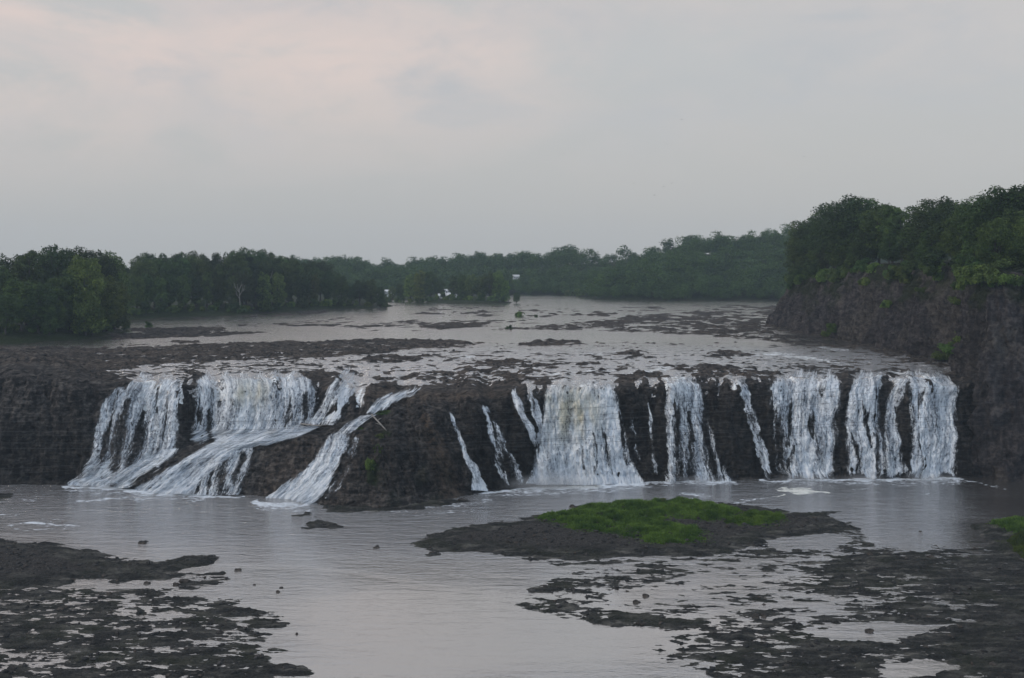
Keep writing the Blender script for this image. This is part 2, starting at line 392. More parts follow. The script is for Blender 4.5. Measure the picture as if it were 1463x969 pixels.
cpx = np.linspace(-350, 1800, NC)
kx = [k[0] for k in KEYS]
def smooth1(a, w=9):
    k = np.hanning(2*w+1); k /= k.sum(); return np.convolve(np.pad(a, w, mode='edge'), k, mode='valid')
bpy_ = smooth1(np.interp(cpx, kx, [k[1] for k in KEYS])); bd = dpool(bpy_)
jig = 5.0*n2(cpx/30, cpx*0, 21)+3.0*n2(cpx/10, cpx*0, 22)+1.2*n2(cpx/3.5, cpx*0, 23)
dj = 3.2*n2(cpx/34, cpx*0, 26)+1.8*n2(cpx/12, cpx*0, 27)
ctrl = [(bd-1.5, bpy_+14), (bd, bpy_)]
for i in range(4):
    py = smooth1(np.interp(cpx, kx, [k[2+i][0] for k in KEYS])); dd = smooth1(np.interp(cpx, kx, [k[2+i][1] for k in KEYS]))
    dd = dd+dj*(0, 0.6, 1.0, 1.0)[i]
    ctrl.append((dd, py+jig*(0, 0, 1.0, 0.55)[i]+(5.0*n2(cpx/13, cpx*0, 24) if i in (2,) else 0)+(4*n2(cpx/20, cpx*0, 25+i) if i == 1 else 0)))
rowsN = [8, 110, 60, 110, 50]
Dl, Yl = [], []
for i in range(5):
    t = np.linspace(0, 1, rowsN[i], endpoint=(i == 4))[:, None]
    (d0, y0), (d1, y1) = ctrl[i], ctrl[i+1]
    Dl.append(d0+(d1-d0)*t); Yl.append(y0+(y1-y0)*t)
FD = np.concatenate(Dl); FY = np.concatenate(Yl)
for _ in range(6):                               # round the profile over
    FD[1:-1] = (FD[:-2]+2*FD[1:-1]+FD[2:])/4; FY[1:-1] = (FY[:-2]+2*FY[1:-1]+FY[2:])/4
NR = FD.shape[0]
FX = (cpx[None]-CX)/F*FD; FZ = CZ-(FY-HY)*FD/F
D5 = FD[-1].copy(); Z5 = FZ[-1].copy()
inface = sst(0, 25, np.arange(NR))[:, None]*(1-sst(NR-25, NR-1, np.arange(NR)))[:, None]
butt = fbm2(FX/8, FZ/30, 4, 71)*2.4
fr = fbm3(FX/3.2, FD/3.2, FZ/4.5, 5, 73, 0.6)*1.4
zz = FZ+0.6*n2(FX/14, FD/14, 75)
strat = (sfbm2(FX/7, zz/1.3, 4, 77, 0.6))*0.30+0.3*ridged(fbm2(FX/5, zz/3.4, 3, 79))
disp = (butt+fr+strat)*inface
hump = np.exp(-((cpx-600)/110)**2)[None]*sst(720, 700, FY)
crack = -np.abs(fbm2((FX+0.55*(FZ-10))/1.6, FZ/9, 4, 82))*2.0*hump*inface
disp = disp+crack
FDd = FD-disp; FXd = FX+0.25*fr*inface; FZd = FZ+0.25*(fr+strat)*inface
RY = np.concatenate([np.linspace(0, 1, NR)])
# ---- falls definitions in photo coordinates: rows (py, px left, px right), gaps (dark strokes), tint
FALLS = [
 dict(name='waterfall', label='wide ragged curtain at the far left end, curving in beside the dark wall',
      rows=[(541, 196, 262), (548, 183, 263), (560, 162, 262), (580, 147, 261), (610, 137, 260), (640, 133, 254), (660, 130, 236), (676, 122, 206), (694, 96, 172)],
      gaps=[(186, 575, 3, 176, 620, 7, 168, 668, 7), (208, 590, 5, 198, 640, 8, 190, 662, 6), (228, 548, 4, 226, 570, 2, 226, 590, 1), (163, 590, 1, 152, 640, 3, 150, 660, 1), (238, 560, 1, 240, 600, 2, 236, 630, 1)], dens=0.62),
 dict(name='waterfall', label='broad main curtain of the left falls, between the black slot and the bare knob',
      rows=[(537, 290, 430), (545, 282, 448), (560, 280, 455), (580, 278, 456), (600, 276, 450), (616, 275, 440), (628, 273, 380), (638, 271, 330)],
      gaps=[(312, 540, 9, 315, 562, 7, 314, 580, 2), (302, 590, 2, 300, 615, 4, 300, 634, 4), (286, 570, 1, 287, 590, 2, 285, 610, 1), (418, 570, 2, 414, 600, 4, 410, 612, 2), (440, 560, 2, 438, 590, 5, 436, 606, 4), (390, 541, 5, 398, 550, 3, 402, 560, 1)], dens=0.85, tint=(360, 565, 22)),
 dict(name='waterfall', label='veil of fine water right of the bare knob on the left falls',
      rows=[(532, 485, 520), (545, 474, 505), (560, 463, 492), (580, 456, 480), (595, 446, 470), (612, 424, 462)],
      gaps=[(474, 585, 2, 470, 600, 4, 466, 612, 2)], dens=0.5),
 dict(name='waterfall', label='narrow bright chute next to the veil, left of the grassy tuft',
      rows=[(552, 492, 512), (562, 487, 503), (575, 481, 498), (590, 474, 490), (600, 467, 484), (609, 461, 478)], gaps=[], dens=0.95),
 dict(name='waterfall', label='long sloping white stream running down the left ledge to the pool',
      rows=[(608, 436, 466), (614, 395, 452), (622, 338, 435), (634, 300, 400), (645, 280, 352), (660, 256, 328), (676, 232, 308), (692, 208, 292), (707, 176, 276)],
      gaps=[], dens=0.95),
 dict(name='waterfall', label='thin sheet sliding under the far left curtain beside the dark rock wedge',
      rows=[(640, 236, 262), (650, 222, 258), (662, 198, 242), (675, 168, 226), (688, 138, 208), (697, 118, 196)],
      gaps=[(226, 668, 2, 210, 680, 5, 196, 692, 6), (190, 676, 2, 176, 686, 3, 165, 694, 4)], dens=0.75),
 dict(name='waterfall', label='low fan of separate strands falling from the left ledge into the pool',
      rows=[(636, 322, 364), (645, 315, 368), (655, 305, 366), (670, 292, 362), (690, 279, 352), (708, 268, 346)],
      gaps=[(330, 645, 2, 322, 670, 6, 320, 706, 9), (345, 640, 3, 346, 655, 4, 338, 690, 3), (300, 665, 2, 290, 685, 3, 283, 704, 3), (308, 670, 1, 304, 690, 2, 300, 706, 2)], dens=0.55),
 dict(name='waterfall', label='short bright slide across the crest just above the grassy tuft',
      rows=[(559, 572, 606), (565, 552, 596), (572, 538, 580), (580, 528, 566), (588, 522, 552), (595, 518, 538)], gaps=[], dens=0.85),
 dict(name='waterfall', label='small rill linking the crest slide to the broad chute below it',
      rows=[(593, 520, 544), (600, 506, 530), (608, 492, 520), (616, 482, 510), (624, 474, 500)], gaps=[], dens=0.6),
 dict(name='waterfall', label='broad bright chute widening left of the dark hump to the pool',
      rows=[(616, 476, 500), (628, 468, 501), (640, 461, 500), (660, 445, 495), (680, 424, 484), (700, 398, 470), (714, 374, 456), (724, 360, 440)],
      gaps=[(492, 650, 1, 484, 675, 4, 476, 700, 3)], dens=0.98),
 dict(name='waterfall', label='faint pale trickles down the left shoulder of the dark hump',
      rows=[(622, 506, 516), (640, 500, 512), (665, 492, 502), (690, 478, 490), (712, 462, 476)], gaps=[], dens=0.25),
 dict(name='waterfall', label='lone thin thread down the middle of the dark hump',
      rows=[(588, 639, 644), (605, 645, 652), (625, 652, 661), (645, 659, 669), (665, 667, 679), (685, 675, 688), (702, 678, 694)], gaps=[], dens=0.55),
 dict(name='waterfall', label='forked thin strand on the right half of the dark hump',
      rows=[(580, 685, 697), (598, 692, 706), (620, 698, 716), (640, 704, 725), (660, 711, 734), (680, 719, 741), (694, 724, 748)],
      gaps=[(697, 592, 1, 708, 625, 4, 722, 658, 7, 734, 692, 7)], dens=0.6),
 dict(name='waterfall', label='thin strand farthest left of the pair beside the yellowish main curtain',
      rows=[(562, 730, 736), (580, 737, 746), (600, 745, 755), (620, 753, 764), (640, 760, 772)], gaps=[], dens=0.6),
 dict(name='waterfall', label='thin strand touching the left edge of the yellowish main curtain',
      rows=[(560, 753, 762), (580, 758, 768), (600, 763, 774), (618, 767, 778), (636, 768, 780)], gaps=[], dens=0.65),
 dict(name='waterfall', label='massive yellowish white curtain in mid falls, mist at its foot',
      rows=[(552, 786, 878), (560, 780, 880), (572, 777, 882), (600, 773, 887), (640, 766, 897), (670, 762, 907), (683, 758, 914), (694, 752, 922)],
      gaps=[(850, 556, 4, 852, 566, 3, 854, 572, 1), (884, 590, 1, 890, 640, 3, 898, 668, 3), (830, 640, 1, 832, 665, 2, 836, 684, 2), (860, 610, 1, 868, 650, 2.5, 874, 680, 2), (846, 620, 1, 850, 650, 2, 852, 680, 2)], dens=0.98, tint=(815, 590, 42), out=0.9),
 dict(name='waterfall', label='hairline trickle on the black wall just right of the main curtain',
      rows=[(562, 895, 900), (600, 899, 905), (640, 905, 911), (684, 912, 919)], gaps=[], dens=0.12),
 dict(name='waterfall', label='hairline trickle midway along the black wall right of main curtain',
      rows=[(572, 923, 928), (610, 926, 932), (650, 930, 936), (682, 934, 940)], gaps=[], dens=0.08),
 dict(name='waterfall', label='three stranded curtain standing alone between two black walls',
      rows=[(541, 948, 985), (550, 950, 1000), (562, 951, 1004), (580, 950, 1006), (620, 949, 1018), (655, 950, 1031), (690, 951, 1046)],
      gaps=[(963, 585, 3, 966, 630, 5, 970, 686, 7), (984, 590, 1, 985, 640, 4, 988, 686, 6), (1003, 590, 2, 1009, 630, 5, 1020, 684, 7), (1022, 640, 1, 1030, 664, 2, 1034, 684, 3)], dens=0.72),
 dict(name='waterfall', label='slanting single ribbon left of the wide right curtain',
      rows=[(543, 1050, 1062), (556, 1056, 1068), (580, 1063, 1075), (610, 1071, 1084), (645, 1082, 1096), (686, 1092, 1109)], gaps=[], dens=0.72),
 dict(name='waterfall', label='wide curtain left of the black slot on the right falls',
      rows=[(537, 1112, 1190), (546, 1098, 1196), (560, 1094, 1197), (600, 1096, 1196), (640, 1102, 1194), (686, 1112, 1193)],
      gaps=[(1104, 590, 3, 1112, 640, 6, 1122, 684, 5), (1098, 560, 1, 1100, 620, 2, 1104, 660, 3), (1128, 570, 1, 1128, 600, 4, 1124, 640, 2), (1171, 547, 4, 1172, 562, 3, 1172, 570, 1), (1160, 590, 1, 1158, 610, 3, 1160, 630, 1), (1134, 640, 1, 1130, 664, 3, 1130, 680, 2)], dens=0.8),
 dict(name='waterfall', label='curtain right of the black slot, strands leaning to the right',
      rows=[(536, 1224, 1262), (546, 1214, 1264), (560, 1206, 1258), (600, 1203, 1257), (640, 1205, 1260), (686, 1206, 1264)],
      gaps=[(1226, 575, 1, 1234, 600, 3, 1240, 640, 2), (1215, 620, 1, 1222, 650, 4, 1226, 684, 4), (1245, 620, 1, 1248, 650, 3, 1252, 684, 2)], dens=0.74),
 dict(name='waterfall', label='narrow leaning strand between the last two wide curtains on the right',
      rows=[(540, 1280, 1300), (552, 1276, 1296), (575, 1264, 1288), (600, 1258, 1284), (640, 1256, 1288), (686, 1256, 1294)],
      gaps=[(1282, 585, 2, 1286, 620, 4, 1290, 680, 4)], dens=0.7),
 dict(name='waterfall', label='solid curtain at the far right end against the brown cliff',
      rows=[(534, 1290, 1345), (545, 1296, 1358), (556, 1299, 1366), (600, 1298, 1365), (640, 1295, 1364), (686, 1291, 1364)],
      gaps=[(1318, 556, 1, 1312, 580, 3, 1308, 600, 1), (1306, 610, 1, 1310, 650, 2, 1312, 680, 2)], dens=0.92),
]
# open spans of the brink (px) where the river pours over
fallmask = np.zeros(NC)
for f_ in FALLS:
    py0, a, b_ = f_['rows'][0]
    if py0 < 562 and b_-a > 8:
        fallmask = np.maximum(fallmask, sst(a-6, a+3, cpx)*(1-sst(b_-3, b_+6, cpx)))

wetF = np.where(FY < 9999, 0.0, 0)+0.85*sst(560, 590, FY)*(sst(620, 700, cpx)[None])*inface
wetF = np.maximum(wetF, 0.7*sst(560, 600, FY)*(1-sst(120, 170, cpx))[None]*sst(560, 640, FY))
wetF = np.maximum(wetF, 0.55*sst(660, 720, cpx)[None]*sst(545, 560, FY))
wetF = np.maximum(wetF, 0.6*sst(150, 200, cpx)[None]*(1-sst(455, 475, cpx))[None]*sst(545, 560, FY)*(1-sst(605, 640, FY)))
wetF = np.maximum(wetF, 0.5*stroke(cpx[None]*np.ones((NR, 1)), FY, [(560, 650, 90), (640, 660, 70)], 1.3))
toneF = np.clip(0.35*stroke(cpx[None]*np.ones((NR, 1)), FY, [(470, 556, 8), (560, 566, 14), (640, 566, 10), (740, 560, 6)], 1.3, 0.0, 1.8)+0.55*stroke(cpx[None]*np.ones((NR, 1)), FY, [(606, 598, 8), (622, 640, 16), (642, 700, 20)])+0.15*stroke(cpx[None]*np.ones((NR, 1)), FY, [(420, 640, 40), (400, 700, 30)])  # crest stroke: light-brown rock, with its wet sheen painted into the tone
                + 0.1*stroke(cpx[None]*np.ones((NR, 1)), FY, [(520, 620, 30), (510, 715, 50)]), 0, 1)
greenF = 0.9*sst(0.15, 0.5, fbm2(FX/2.5, FZ/2.5, 4, 90)+0.25)*stroke(cpx[None]*np.ones((NR, 1)), FY, [(552, 622, 9), (535, 645, 14), (528, 690, 12)])
greenF = greenF+0.25*stroke(cpx[None]*np.ones((NR, 1)), FY, [(600, 650, 60), (600, 700, 60)])*sst(0, 0.6, fbm2(FX/3, FZ/5, 4, 92))

# ------------------------------------------------------------------ upper river bed, banks and far hills
def img2up(poly): return [((px-CX)/F*dup(py), dup(py)) for px, py in poly]
UPPER = [
 ([(-350, 500), (0, 503), (60, 497), (190, 497), (300, 491), (430, 488), (560, 485), (650, 486), (690, 490), (672, 496), (600, 499), (560, 505), (500, 508), (430, 513), (330, 516), (240, 521), (170, 527), (-350, 560)], 0.62, 6),
 ([(510, 514), (560, 507), (620, 508), (600, 516), (540, 519)], 0.55, 2),
 ([(180, 470), (260, 468), (330, 468), (320, 474), (200, 480)], 0.6, 5), ([(150, 478), (280, 475), (395, 475), (300, 481), (160, 486)], 0.7, 4),
 ([(225, 489), (260, 487), (290, 489), (260, 491)], 0.5, 2),
 ([(365, 463), (420, 461), (520, 465), (600, 464), (560, 468), (430, 467)], 0.25, 6),
 ([(594, 467), (620, 461), (700, 462), (690, 467), (640, 471), (600, 470)], 0.6, 5),
 ([(680, 472), (720, 467), (800, 463), (880, 452), (960, 446), (1075, 441), (1100, 438), (1400, 438), (1400, 530), (1310, 520), (1260, 512), (1200, 500), (1120, 494), (1040, 484), (975, 479), (900, 476), (820, 472), (730, 473)], 0.2, 12),
 ([(1080, 470), (1140, 478), (1200, 485), (1290, 492), (1330, 505), (1500, 540), (1500, 440), (1100, 440)], 0.5, 10),
 ([(730, 492), (780, 485), (840, 487), (835, 492), (760, 495)], 0.45, 3),
 ([(790, 451), (840, 447), (900, 449), (860, 453)], 0.45, 8),
 ([(640, 524), (690, 512), (760, 516), (780, 530), (700, 545), (560, 552), (500, 548), (540, 530)], 0.28, 3),
 ([(1000, 540), (960, 530), (1010, 520), (1050, 524), (1090, 536)], 0.55, 2),
 ([(880, 505), (910, 500), (925, 506), (900, 511)], 0.4, 2), ([(810, 519), (850, 516), (870, 520), (840, 523)], 0.4, 2),
 ([(1110, 524), (1160, 520), (1200, 526), (1150, 532)], 0.4, 2), ([(1000, 505), (1040, 499), (1080, 508), (1040, 514)], 0.4, 2),
]
LEFTBANK = img2up([(-700, 505), (-350, 503), (20, 493), (120, 487), (168, 478), (170, 462), (210, 457), (330, 452), (400, 447), (470, 442.5), (545, 441.5), (553, 437), (548, 430), (540, 424), (300, 421), (-700, 424)])
ISLAND = img2up([(545, 429), (600, 430), (640, 435), (700, 434.5), (728, 433), (724, 428.5), (690, 425.5), (600, 425), (560, 425)])
FARBANK = [((px-CX)/F*dd, dd) for px, dd in [(-200, 1120), (500, 1130), (600, 1150), (740, 1190), (820, 1170), (850, 1010), (900, 975), (1000, 965), (1090, 975), (1250, 930), (1900, 900), (1900, 1800), (-200, 1800)]]
SKY_FAR = ([440, 470, 520, 560, 600, 640, 700, 740, 790, 850, 900, 950, 1000, 1050, 1080, 1115, 1200], [372, 374, 377, 378, 377, 371, 366, 367, 361, 358, 351, 346, 343, 348, 346, 340, 340])
def levelU(PX, D):
    z5 = np.interp(PX, cpx, np.where(cpx < 130, 24.4, Z5)); d5 = np.interp(PX, cpx, D5)
    return z5+(WU-z5)*sst(0, 48, D-d5)
def heightU(X, D):
    PX = CX+X/D*F; lev = levelU(PX, D); d5 = np.interp(PX, cpx, D5)
    pyp = HY+F*(CZ-WU)/D
    s = D/330.0
    W = sst(340, 760, D)
    def nb2(f, sx_, sy_, *a): return f(X/sx_, D/sy_, *a)*(1-W)+f(X/(2.0*sx_), D/(4.5*sy_), *a)*W
    wx = X+2.5*s*nb2(fbm2, 7, 9, 3, 131); wy = D+(3.0+9*W)*nb2(fbm2, 7, 9, 3, 132)
    c = np.full(X.shape, -0.30)
    c = np.where((pyp > 434) & (pyp < 468) & (PX > 340), -0.12-0.15*sst(450, 434, pyp), c)
    c = np.where((pyp > 474) & (pyp < 489), -0.8, c)
    c = np.where(pyp < 436, -0.75, c)
    c = np.where(pyp > 500, -0.30+0.14*sst(505, 530, pyp), c)
    for poly, cv, soft in UPPER:
        sd = poly_sd(wx, wy, img2up(poly)); c = np.maximum(c, -1+(cv+1)*sst(-soft, soft, sd))
    nb = sst(26, 0, D-d5)
    fm = np.interp(PX+14*fbm2(X/3.5, D/3.5, 3, 133)*sst(0, 6, D-d5), cpx, fallmask)
    c = c*(1-nb)+nb*(0.06-0.6*fm)
    rp = sst(470, 500, pyp)
    nz = (0.6-0.28*rp)*nb2(sfbm2, 9, 8, 3, 141)+(0.55+0.1*rp)*nb2(sfbm2, 3.2, 3.2, 4, 147, 0.62)+0.35*rp*sfbm2(X/1.6, D/1.7, 3, 149)
    amp = 0.5+0.3*np.clip(s-1, 0, 1.5)
    h = lev+(0.55*c+0.42*nz)*amp
    rk = np.clip((0.55*c+0.42*nz)*3, 0, 1)
    h = h+rk*(0.6*s*nb2(fbm2, 2.6, 3.2, 4, 152)+0.12)
    h = h+nb*(1-np.clip(fm, 0, 1))*1.3*sst(0, 6, D-d5)*np.clip(fbm2(X/4.5, D/6, 4, 158)+0.2, 0, 1)
    # higher rock at the left end
    lw = 1-sst(60, 190, PX)
    d5z = np.interp(PX, cpx, Z5)
    h = h+lw*np.maximum(0, (d5z-24.4))*(1-sst(0, 90, D-d5))+lw*0.8*sst(0, 10, D-d5)*(1-sst(60, 120, D-d5))*(0.5+fbm2(X/9, D/9, 3, 151))
    g = np.zeros(X.shape)
    for poly, top, ramp_ in ((LEFTBANK, 4.5, 26.0), (ISLAND, 2.0, 10.0)):
        sd = poly_sd(wx, wy, poly)
        k = sst(-2, 3, sd); g = np.maximum(g, k); h = h+top*sst(-1, ramp_, sd)+0.5*k
    sd = poly_sd(wx, wy, FARBANK)
    ridge = 53.7-(np.interp(PX, *SKY_FAR)-385)*1300/1500-19-25
    g = np.maximum(g, sst(-4, 2, sd)); h = h+np.where(sd > 0, ridge*(sst(0, 170, sd)-0.7*sst(340, 480, sd))*(1+0.08*fbm2(X/60, D/60, 3, 155))+1.5, 0)*sst(-4, 4, sd)
    return h, g
pyr = np.concatenate([np.linspace(0, 1, 300)])
plan_rows = []
t = pyr[:, None]
py_near = HY+F*(CZ-WU)/(D5[None]+0.35); py_far = np.full((1, NC), HY+F*(CZ-WU)/1750.0)
# denser near the brink
tt = np.concatenate([np.linspace(0, 0.25, 150, endpoint=False), np.linspace(0.25, 1, 330)])[:, None]
UPY = py_near+(py_far-py_near)*tt
UD = F*(CZ-WU)/(UPY-HY); UX = (cpx[None]-CX)/F*UD
UH, UG = heightU(UX, UD)
k = sst(0, 12, np.arange(UD.shape[0]))[:, None]
UH = Z5[None]*(1-k)+UH*k-0.25*(1-k)*fallmask[None]
topAll = np.stack([UX, UD, UH], -1)
FG = np.stack([FXd, FDd, FZd], -1)
ALLG = np.concatenate([FG, topAll])
toneU = np.clip(0.45+0.4*sfbm2(UX/20, UD/12, 3, 161), 0, 1)*0.35
wetU = np.clip(0.30*sst(505, 480, UPY), 0, 1)*np.ones((1, NC))
grid_obj('terrain', ALLG, M_ledge, smooth=True, attrs=dict(
    tone=np.concatenate([toneF, toneU]), wet=np.concatenate([wetF, wetU]), green=np.concatenate([greenF, UG])))
tag(bpy.data.objects['terrain'], 'shale ledge of the falls with the rocky river bed, banks and hills behind', kind='structure')

# ------------------------------------------------------------------ water surfaces
def blur(G, n):
    G = G.copy()
    for _ in range(n):
        G[1:-1] = (G[:-2]+2*G[1:-1]+G[2:])/4; G[:, 1:-1] = (G[:, :-2]+2*G[:, 1:-1]+G[:, 2:])/4
    return G
def foam_noise(px, py): return 0
wr = np.concatenate([np.linspace(1130, 990, 20), np.linspace(989, 677, 520)]); wc = np.linspace(-330, 1790, 1000)
WPX, WPY = np.meshgrid(wc, wr); WD = dpool(WPY); WX = (WPX-CX)/F*WD
FOAM = [  # strokes (px,py,halfwidth) and strength
 ([(100, 700, 7), (200, 706, 9), (280, 714, 9)], 0.5), ([(370, 726, 7), (440, 728, 7)], 0.5), ([(700, 706, 9), (800, 702, 12), (920, 695, 8)], 0.52), ([(950, 692, 6), (1050, 692, 6)], 0.48), ([(1090, 691, 7), (1200, 690, 7), (1370, 689, 8)], 0.5),
 ([(96, 695, 3), (150, 697, 4), (200, 702, 4), (270, 707, 7), (300, 708, 3)], 1.0),
 ([(270, 708, 6), (180, 712, 5), (110, 716, 3)], 0.6), ([(60, 712, 1.5), (20, 717, 2), (-40, 722, 2)], 0.5),
 ([(275, 709, 2.5), (345, 710, 2.5)], 0.7), ([(272, 714, 4), (292, 714, 3)], 0.6),
 ([(362, 719, 4), (400, 722, 5), (445, 721, 4)], 0.95), ([(446, 722, 3), (466, 722, 2)], 0.6),
 ([(672, 703, 2), (700, 704, 3), (760, 697, 6), (840, 695, 7), (920, 691, 4)], 1.0),
 ([(690, 710, 4), (760, 706, 8), (840, 700, 5)], 0.55), ([(560, 728, 5), (640, 722, 7), (700, 714, 5)], 0.5),
 ([(600, 735, 5), (680, 730, 5)], 0.42), ([(920, 690, 2), (945, 689, 1.5)], 0.7),
 ([(948, 688, 2.5), (1045, 688, 3)], 0.95), ([(1085, 687, 2), (1200, 686, 3.5)], 0.9), ([(1200, 685, 3), (1368, 684, 4)], 1.0),
 ([(1364, 686, 3), (1400, 690, 1.5), (1440, 700, 1)], 0.5),
 ([(1116, 699, 3), (1150, 702, 6), (1182, 704, 2)], 0.95), ([(1120, 707, 2), (1080, 714, 2), (1030, 722, 2), (990, 720, 2)], 0.62),
 ([(975, 707, 2), (1012, 708, 3)], 0.6), ([(1180, 706, 1.5), (1240, 700, 1.5), (1250, 694, 1)], 0.42), ([(1260, 711, 1.5), (1325, 705, 2)], 0.5),
 ([(985, 712, 3), (1060, 730, 3), (1110, 726, 3)], 0.5),
 ([(0, 735, 2), (20, 738, 3)], 0.55), ([(10, 750, 3), (50, 747, 4), (112, 751, 2)], 0.72), ([(20, 757, 2), (60, 756, 2), (100, 753, 1)], 0.6), ([(60, 742, 2), (95, 743, 1)], 0.5),
]
foam = np.zeros(WPX.shape); cream = np.zeros(WPX.shape)
wpx = WPX+7*fbm2(WX/4, WD/4, 3, 171); wpy = WPY+2.6*fbm2(WX/3, WD/3.5, 4, 172)
for st, a in FOAM: foam = np.maximum(foam, a*stroke(wpx, wpy, [(p_, q_, w_*1.7) for p_, q_, w_ in st], 2.0, 0.0, 1.7))
cream = 0.6*stroke(WPX, WPY, [(1110, 702, 16), (1185, 702, 16)], 1.5)+stroke(WPX, WPY, [(780, 694, 10), (850, 694, 10)], 2)*0.4
chop = 0.85*(1-sst(700, 830, WPY))*(1-0.75*sst(1290, 1400, WPX))+0.35*stroke(WPX, WPY, [(200, 740, 60), (700, 760, 60)], 1.5)-0.05
grid_obj('water', np.stack([WX, WD, np.zeros_like(WX)], -1), M_pool, smooth=True, attrs=dict(foam=foam, cream=cream, chop=chop))
tag(bpy.data.objects['water'], 'grey rippled plunge pool and shallows reflecting the dusk sky', kind='structure')

uc = np.linspace(-330, 1450, 1100)
d5i = np.interp(uc, cpx, D5)
t2 = np.concatenate([np.linspace(0, 0.3, 130, endpoint=False), np.linspace(0.3, 1, 220)])[:, None]
pn = HY+F*(CZ-WU)/(d5i[None]+0.1); RPY = pn+(HY+F*(CZ-WU)/1500.0-pn)*t2
RD = F*(CZ-WU)/(RPY-HY); RPX = uc[None]*np.ones_like(RD); RX = (RPX-CX)/F*RD
RZ = levelU(RPX, RD)
rap = sst(488, 515, RPY)
RZ = RZ+rap*(0.16*sfbm2(RX/4, RD/3, 3, 181)+0.10*sfbm2(RX/1.3, RD/1.5, 2, 185))+0.02
foamU = rap*(0.10+0.32*sfbm2(RX/14, RD/4, 3, 191)+0.22*sfbm2(RX/2.5, RD/3, 3, 193))
for st, a in [([(1060, 508, 4), (1110, 506, 6), (1160, 512, 6), (1200, 518, 3)], 0.85), ([(845, 507, 4), (880, 503, 3)], 0.7), ([(1175, 497, 3), (1192, 499, 4), (1215, 501, 1)], 0.75),
              ([(700, 496, 5), (740, 490, 4)], 0.45), ([(640, 510, 3), (680, 509, 2)], 0.6), ([(880, 531, 3), (960, 525, 4), (1030, 518, 2)], 0.75), ([(760, 541, 2), (860, 536, 4), (950, 533, 3)], 0.5),
              ([(1220, 505, 2), (1250, 502, 2)], 0.5), ([(1260, 530, 4), (1310, 532, 5), (1350, 545, 5)], 0.8), ([(1100, 545, 4), (1190, 542, 4), (1290, 540, 4)], 0.7),
              ([(190, 545, 3), (290, 541, 4), (440, 538, 4)], 0.6), ([(790, 553, 3), (880, 552, 3)], 0.8), ([(470, 540, 3), (520, 536, 4)], 0.55)]:
    foamU = np.maximum(foamU, a*0.8*stroke(RPX+5*n2(RX/3, RD/3, 195), RPY+1.6*sfbm2(RX/5, RD/4, 3, 196), st, 1.6, 0.0, 1.7))
# the sheet of water slips over the rounded lip, rock knobs poking through
LIP = blur(ALLG[NR-75:NR+30], 30)[:75:2]
ci_ = np.clip((uc-cpx[0])/(cpx[1]-cpx[0]), 0, NC-1.001); c0_ = ci_.astype(int); fc_ = (ci_-c0_)[None, :, None]
LG = LIP[:, c0_]*(1-fc_)+LIP[:, c0_+1]*fc_
nl = LG.shape[0]; tl = np.linspace(0, 1, nl)[:, None]; fmu = np.interp(uc, cpx, fallmask)[None]
lo_ = -0.95+0.85*tl**1.1+0.7*fmu+0.42*sfbm2(LG[..., 0]/0.8, tl*1.0+0*LG[..., 0], 4, 701, 0.6)+0.35*fbm2(LG[..., 0]/7, tl*1.0+0*LG[..., 0], 2, 703)-3*(1-sst(150, 200, uc))[None]-1.1*(sst(545, 580, uc)*(1-sst(715, 745, uc)))[None]-3*sst(1365, 1385, uc)[None]
LG[..., 1] -= lo_*0.6; LG[..., 2] += lo_*0.8
RG = np.stack([RX, RD, RZ], -1)
kx_ = sst(0, 14, np.arange(RG.shape[0]))[:, None]
RG[..., 2] = LG[-1, :, 2][None]*(1-kx_)+RG[..., 2]*kx_
RG = np.concatenate([LG, RG])
lf = np.clip(0.42+0.6*sfbm2(LG[..., 0]/0.9, tl*0.8+0*LG[..., 0], 4, 705)+0.2*(1-tl), 0, 0.8)*(0.45+0.55*fmu)
foamU = np.concatenate([lf, foamU]); rapL = np.concatenate([np.ones(lf.shape), rap*np.ones_like(RD)])
grid_obj('river', RG, M_river, smooth=True, attrs=dict(foam=foamU, cream=0.25*rapL, chop=0.26+1.5*rapL))
tag(bpy.data.objects['river'], 'wide shallow river with rapids sliding toward the brink', kind='structure')

# ------------------------------------------------------------------ the cascades
EXN = 90
SMG = np.concatenate([FG, topAll[:EXN]])
pyE = HY+(CZ-levelU(cpx[None]*np.ones((EXN, 1)), UD[:EXN]))*F/UD[:EXN]
FYE = np.minimum.accumulate(np.concatenate([FY, np.minimum(pyE, FY[-1][None]-0.02)]), 0)
NRE = FYE.shape[0]
VT = np.zeros((NC, 500)); pyg = np.linspace(520, 745, 500)
for c in range(NC):
    VT[c] = np.interp(pyg, FYE[::-1, c], np.arange(NRE)[::-1])
SM = blur(SMG, 45)
def surf(px, py):
    ci = np.clip((px-cpx[0])/(cpx[1]-cpx[0]), 0, NC-1.001); pi = np.clip((py-520)/(745-520)*499, 0, 498.99)
    c0, p0 = ci.astype(int), pi.astype(int)
    v = VT[c0, p0]*(1-(pi-p0))+VT[c0, p0+1]*(pi-p0)
    r0 = np.clip(v.astype(int), 0, NRE-2); fr_ = (v-r0)[..., None]; fc = (ci-c0)[..., None]
    A = lambda r, c: SM[r, c]
    return (A(r0, c0)*(1-fr_)+A(r0+1, c0)*fr_)*(1-fc)+(A(r0, c0+1)*(1-fr_)+A(r0+1, c0+1)*fr_)*fc
